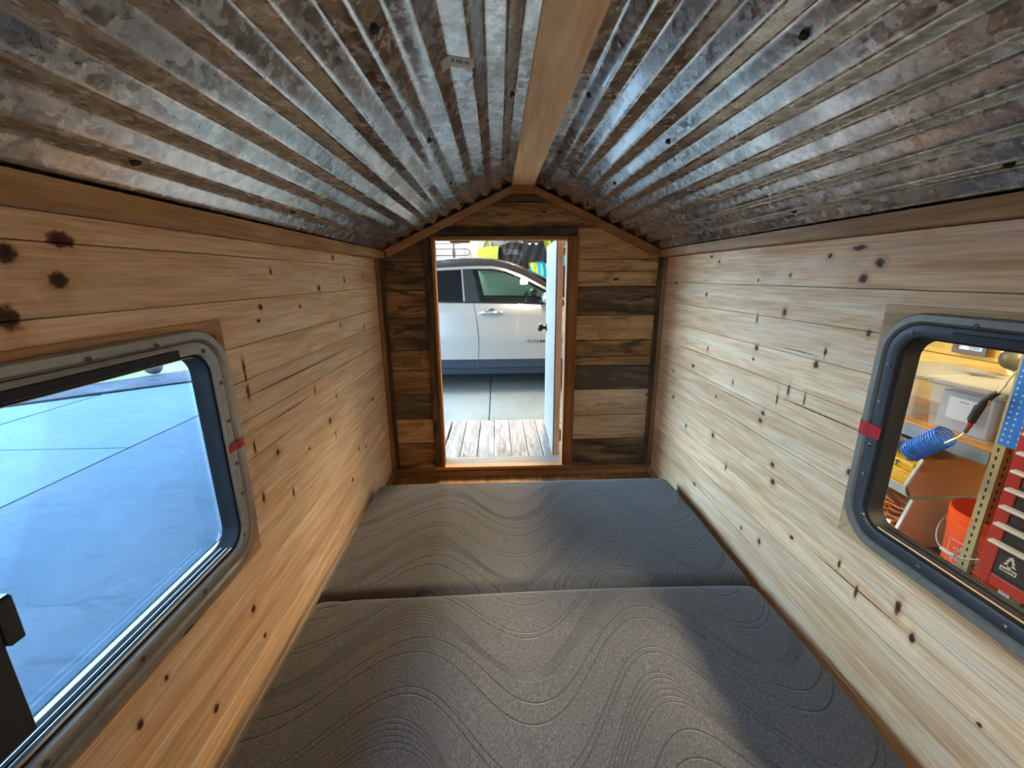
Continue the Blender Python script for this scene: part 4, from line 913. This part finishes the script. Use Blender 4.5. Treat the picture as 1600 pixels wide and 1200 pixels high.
for k in range(260):
    a = 2*math.pi*k/26; r = .085+.03*math.sin(k*.37)+.012*math.sin(k*1.3)
    path.append((2.165+.085*math.cos(a)*(r/.1), 2.03+1.15*r*math.sin(a), -.36+.18*k/260+.018*math.sin(a*1.0+k*.1)))
b.tube(path, .0052, 6).build('cord_coil', M_['orangecord'], cord, smooth=True)
cord2 = thing('jumper_cable', (2.06, 2.0, -.378), 'red and black cables at the front of the lower hopper bin', 'cable')
for q, mm in enumerate(('redcord', 'black', 'redcord', 'yellow')):
    MB().tube([(2.035+.006*q, 1.90+q*.01, -.30-.02*q), (2.03, 1.98, -.285-.02*q+.02*math.sin(q)), (2.035, 2.08, -.29-.02*q), (2.05, 2.16, -.28-.02*q)], .0045, 6).build('cable', M_[mm], cord2, smooth=True)
# ---- bucket
bk = thing('bucket', (2.20, 1.632, G), 'orange plastic bucket with white logo square under the shelf', 'bucket')
BR = lambda z: .128+.022*(z-G)/.36
BC = (2.20, 1.632)
prof = [(.126, .002), (.130, .0), (.131, .02), (.146, .27), (.150, .272), (.150, .300), (.146, .302), (.147, .322), (.153, .324), (.153, .334), (.149, .336), (.150, .352), (.155, .354), (.155, .364), (.147, .364), (.143, .33), (.126, .012), (0, .010)]
MB().lathe(prof, (BC[0], BC[1], G), 2, 40).build('bucket_body', M_['orange'], bk, smooth=True, autos=50)
def onb(u, z, off=.0012):   # u along the surface from the direction facing the window
    r = .131+.015*(z-G-.02)/.25+off; a = math.pi+.20+u/r
    return (BC[0]+r*math.cos(a), BC[1]+r*math.sin(a), z)
b = MB()
def sq_line(p, q):
    n = 8; L_ = []; R_ = []
    du, dz = q[0]-p[0], q[1]-p[1]; l = math.hypot(du, dz); nu, nz_ = -dz/l*.0018, du/l*.0018
    for i in range(n+1):
        t_ = i/n; u, z = p[0]+du*t_, p[1]+dz*t_; L_.append(onb(u+nu, z+nz_)); R_.append(onb(u-nu, z-nz_))
    b.loft([L_, R_])
c0, c1, z0_, z1_ = -.075, .075, G+.07, G+.22
for p, q in (((c0, z0_), (c1, z0_)), ((c1, z0_), (c1, z1_)), ((c1, z1_), (c0, z1_)), ((c0, z1_), (c0, z0_))): sq_line(p, q)
b.build('logo_square', M_['whiteplastic'], bk)
for line, off in (('THE', .040), ('HOME', 0.0), ('DEPOT', -.040)):
    sz = {'THE': .036, 'HOME': .046, 'DEPOT': .046}[line]
    def xf(v, off=off):
        a = math.radians(28); X = v.x*.95; Y = v.y+off; u = X*math.cos(a)-Y*math.sin(a); z = X*math.sin(a)+Y*math.cos(a)
        return onb(u, G+.145+z, .0014+v.z)
    text_mb(line, sz, xf, .0003, 0, .95).build('logo_lettering', M_['whiteplastic'], bk)
ha = []
for k in range(17):
    a = math.pi*k/16; ha.append((BC[0]-.190*math.sin(a), BC[1]+.156*math.cos(a), G+.318-.150*math.sin(a)))
MB().tube(ha, .0028, 6).build('wire_handle', M_['whiteplastic'], bk, smooth=True)
MB().tube(ha[7:10], .009, 8).build('grip', M_['whiteplastic'], bk, smooth=True)
# ---- coiled hose and blow gun
hz = thing('coiled_air_hose', (1.95, 1.82, .15), 'bright blue coiled air hose hanging in front of the shelf beam', 'hose')
A0 = Vector((1.955, 1.865, .185)); A1 = Vector((1.94, 1.712, .335)); ax = (A1-A0).normalized(); u_ = ax.orthogonal().normalized(); v_ = ax.cross(u_)
path = []
turns = 14
for k in range(turns*20+1):
    a = 2*math.pi*k/20; path.append(A0+(A1-A0)*(k/(turns*20))+(u_*math.cos(a)+v_*math.sin(a))*.046)
MB().tube(path, .0042, 6).build('coil', M_['bluehose'], hz, smooth=True)
e0 = path[0]; MB().tube([e0, e0+Vector((.012, .02, .004)), (1.99, 1.905, .205)], .0042, 6).build('tail', M_['bluehose'], hz, smooth=True)
e1 = path[-1]; MB().tube([e1, (1.945, 1.665, .345), (1.95, 1.650, .375)], .0045, 6).build('fitting', M_['brass'], hz, smooth=True)
MB().tube([(1.95, 1.650, .375), (1.95, 1.642, .405)], .008, 10).build('coupler', M_['screw'], hz, smooth=True)
gn = thing('air_blow_gun', (1.95, 1.63, .41), 'black air blow gun with cream nozzle at the hose end', 'tool')
MB().tube([(1.95, 1.640, .407), (1.95, 1.638, .425)], .0095, 10).build('red_collar', M_['red'], gn, smooth=True)['label'] = 'red collar'
b = MB(); gp_ = [(1.95, 1.638, .426), (1.95, 1.632, .46), (1.95, 1.622, .50), (1.95, 1.612, .53), (1.95, 1.590, .565), (1.95, 1.575, .58)]
b.tube(gp_, [.013, .015, .015, .014, .012, .010], 10); b.build('gun_body', M_['black'], gn, smooth=True)
for k in range(7): MB().tube([(1.95, 1.645-.002*k, .44+k*.010), (1.95, 1.652-.002*k, .442+k*.010)], .0085, 8).build('grip_rib', M_['black'], gn)
MB().tube([(1.95, 1.604, .555), (1.945, 1.590, .535), (1.944, 1.590, .515)], .004, 6).build('trigger', M_['brass'], gn)
MB().tube([(1.95, 1.578, .578), (1.95, 1.560, .615), (1.95, 1.555, .64), (1.95, 1.535, .685)], [.005, .0045, .004, .002], 8).build('nozzle', M_['cream'], gn, smooth=True)
# ---- tool chest
XC = 1.93
ch = thing('tool_chest', (2.15, 1.12, G), 'red rolling tool chest with black drawers and white pulls', 'tool chest')
MB().box(XC+.004, 2.36, .80, 1.440, -.19, .82).build('cabinet', M_['redpaint'], ch, bevel=.004)
MB().box(XC-.010, XC+.0035, 1.398, 1.445, -.20, .83).build('face_rail', M_['redpaint'], ch, bevel=.003)
MB().box(XC-.010, XC+.0035, .80, .846, -.20, .83).build('face_rail', M_['redpaint'], ch, bevel=.003)
MB().box(XC-.010, XC+.0035, .8465, 1.3975, -.20, -.150).build('face_rail', M_['redpaint'], ch, bevel=.003)
MB().box(XC-.010, XC+.0035, .8465, 1.3975, .775, .83).build('face_rail', M_['redpaint'], ch, bevel=.003)
dzs = [-.148, 0.0, .078, .156, .234, .312, .390, .470, .60, .773]
for i in range(len(dzs)-1):
    z0, z1 = dzs[i]+.002, dzs[i+1]-.002
    do = MB().box(XC-.006, XC+.003, .848, 1.396, z0, z1).build('drawer', M_['drawer'], ch, bevel=.002)
    MB().prism([(XC-.0065, z1-.001), (XC-.030, z1-.004), (XC-.033, z1-.012), (XC-.028, z1-.018), (XC-.0065, z1-.014)], 1, .850, 1.425).build('pull', M_['whiteplastic'], do, bevel=.001)
    MB().box(XC-.012, XC-.0065, .850, 1.394, z0, z0+.008).build('lower_lip', M_['black'], do)
st = MB()
tree = [(0, .058), (.012, .044), (.007, .043), (.018, .026), (.010, .026), (.024, .006), (.006, .006), (.006, -.008), (-.006, -.008), (-.006, .006), (-.024, .006), (-.010, .026), (-.018, .026), (-.007, .043), (-.012, .044)]
SK = .74
big = [(p_[0]*1.25*SK, (p_[1]*1.12+.002)*SK) for p_ in tree]
yS, zS = 1.350, -.092
s1 = MB().prism([(yS+p_[0], zS+p_[1]) for p_ in big], 0, XC-.0072, XC-.0062).prism([(yS-.028, zS-.024), (yS+.028, zS-.024), (yS+.028, zS-.004), (yS-.028, zS-.004)], 0, XC-.0071, XC-.0062).build('tree_sticker', M_['whiteplastic'], ch); s1['label'] = 'white pine tree sticker'
MB().prism([(yS+p_[0]*.55*SK, zS+(.008+p_[1]*.66)*SK) for p_ in tree], 0, XC-.0078, XC-.0073).build('tree_print', M_['black'], s1)
b = MB()
for k in range(7): b.box(XC-.0078, XC-.0073, yS-.024+k*.007, yS-.0195+k*.007, zS-.019+.002*math.sin(k), zS-.010+.002*math.sin(k))
b.build('caption_marks', M_['black'], s1)
for cy_ in (.88, 1.37):
    for cx_ in (2.0, 2.30):
        wo_ = MB().tube([(cx_-.02, cy_, G+.062), (cx_+.02, cy_, G+.062)], .06, 16).build('caster', M_['tyre'], ch, smooth=True)
        MB().box(cx_-.03, cx_+.03, cy_-.02, cy_+.02, G+.125, -.1905).build('caster_fork', M_['whiteplastic'], ch)
# ---- blue perforated panel clipped on the post
bp_ = thing('blue_perforated_panel', (1.99, 1.50, .36), 'blue perforated metal strip panel beside the tan post above the tool chest', 'panel')
MB().box(1.986, 1.990, 1.4465, 1.556, .360, .90).build('panel_sheet', M_['bluepaint'], bp_, bevel=.001)
b = MB()
for i in range(21):
    for yc3 in (1.543, 1.520, 1.490, 1.460):
        b.box(1.9852, 1.9858, yc3-.0035, yc3+.0035, .378+i*.025, .386+i*.025)
q = b.build('perforations', M_['whiteplastic'], bp_); q['kind'] = 'stuff'
# ---- picture, pipe, clamp lamp
pf = thing('picture_frame', (2.59, 2.26, .60), 'small framed picture leaning on the plywood wall under the dark strip', 'picture')
y0, y1, z0, z1 = 2.15, 2.325, .612, .76
MB().box(2.568, 2.594, y0, y1, z0, z0+.022).box(2.568, 2.594, y0, y1, z1-.022, z1).box(2.568, 2.594, y0, y0+.022, z0+.022, z1-.022).box(2.568, 2.594, y1-.022, y1, z0+.022, z1-.022).build('frame_border', M_['frame_w'], pf, bevel=.002)
MB().box(2.580, 2.584, y0+.022, y1-.022, z0+.022, z1-.022).build('print', M_['photo'], pf)
wl = thing('clamp_lamp', (2.40, 1.82, .62), 'round olive metal work lamp on the wall beside the tan post', 'lamp')
MB().lathe([(.060, 0), (.058, -.015), (.045, -.05), (.02, -.075), (0, -.078)], (2.38, 1.86, .66), 0, 24).build('shade', M_['olive'], wl, smooth=True)
MB().tube([(2.381, 1.86, .66), (2.599, 1.86, .66)], .012, 8).build('arm', M_['olive'], wl)
wc = thing('cream_pipe', (2.5, 2.1, .6), 'cream cable running down the plywood wall to the work lamp', 'cable')
MB().tube([(2.585, 2.14, .80), (2.57, 2.12, .73), (2.55, 2.06, .66), (2.50, 1.99, .61), (2.45, 1.93, .57)], .009, 8).build('cable', M_['cream'], wc, smooth=True)
MB().tube([(2.585, 2.10, .76), (2.57, 2.04, .68), (2.5, 1.96, .64), (2.42, 1.9, .64)], .0022, 6).build('thin_wire', M_['black'], wc, smooth=True)
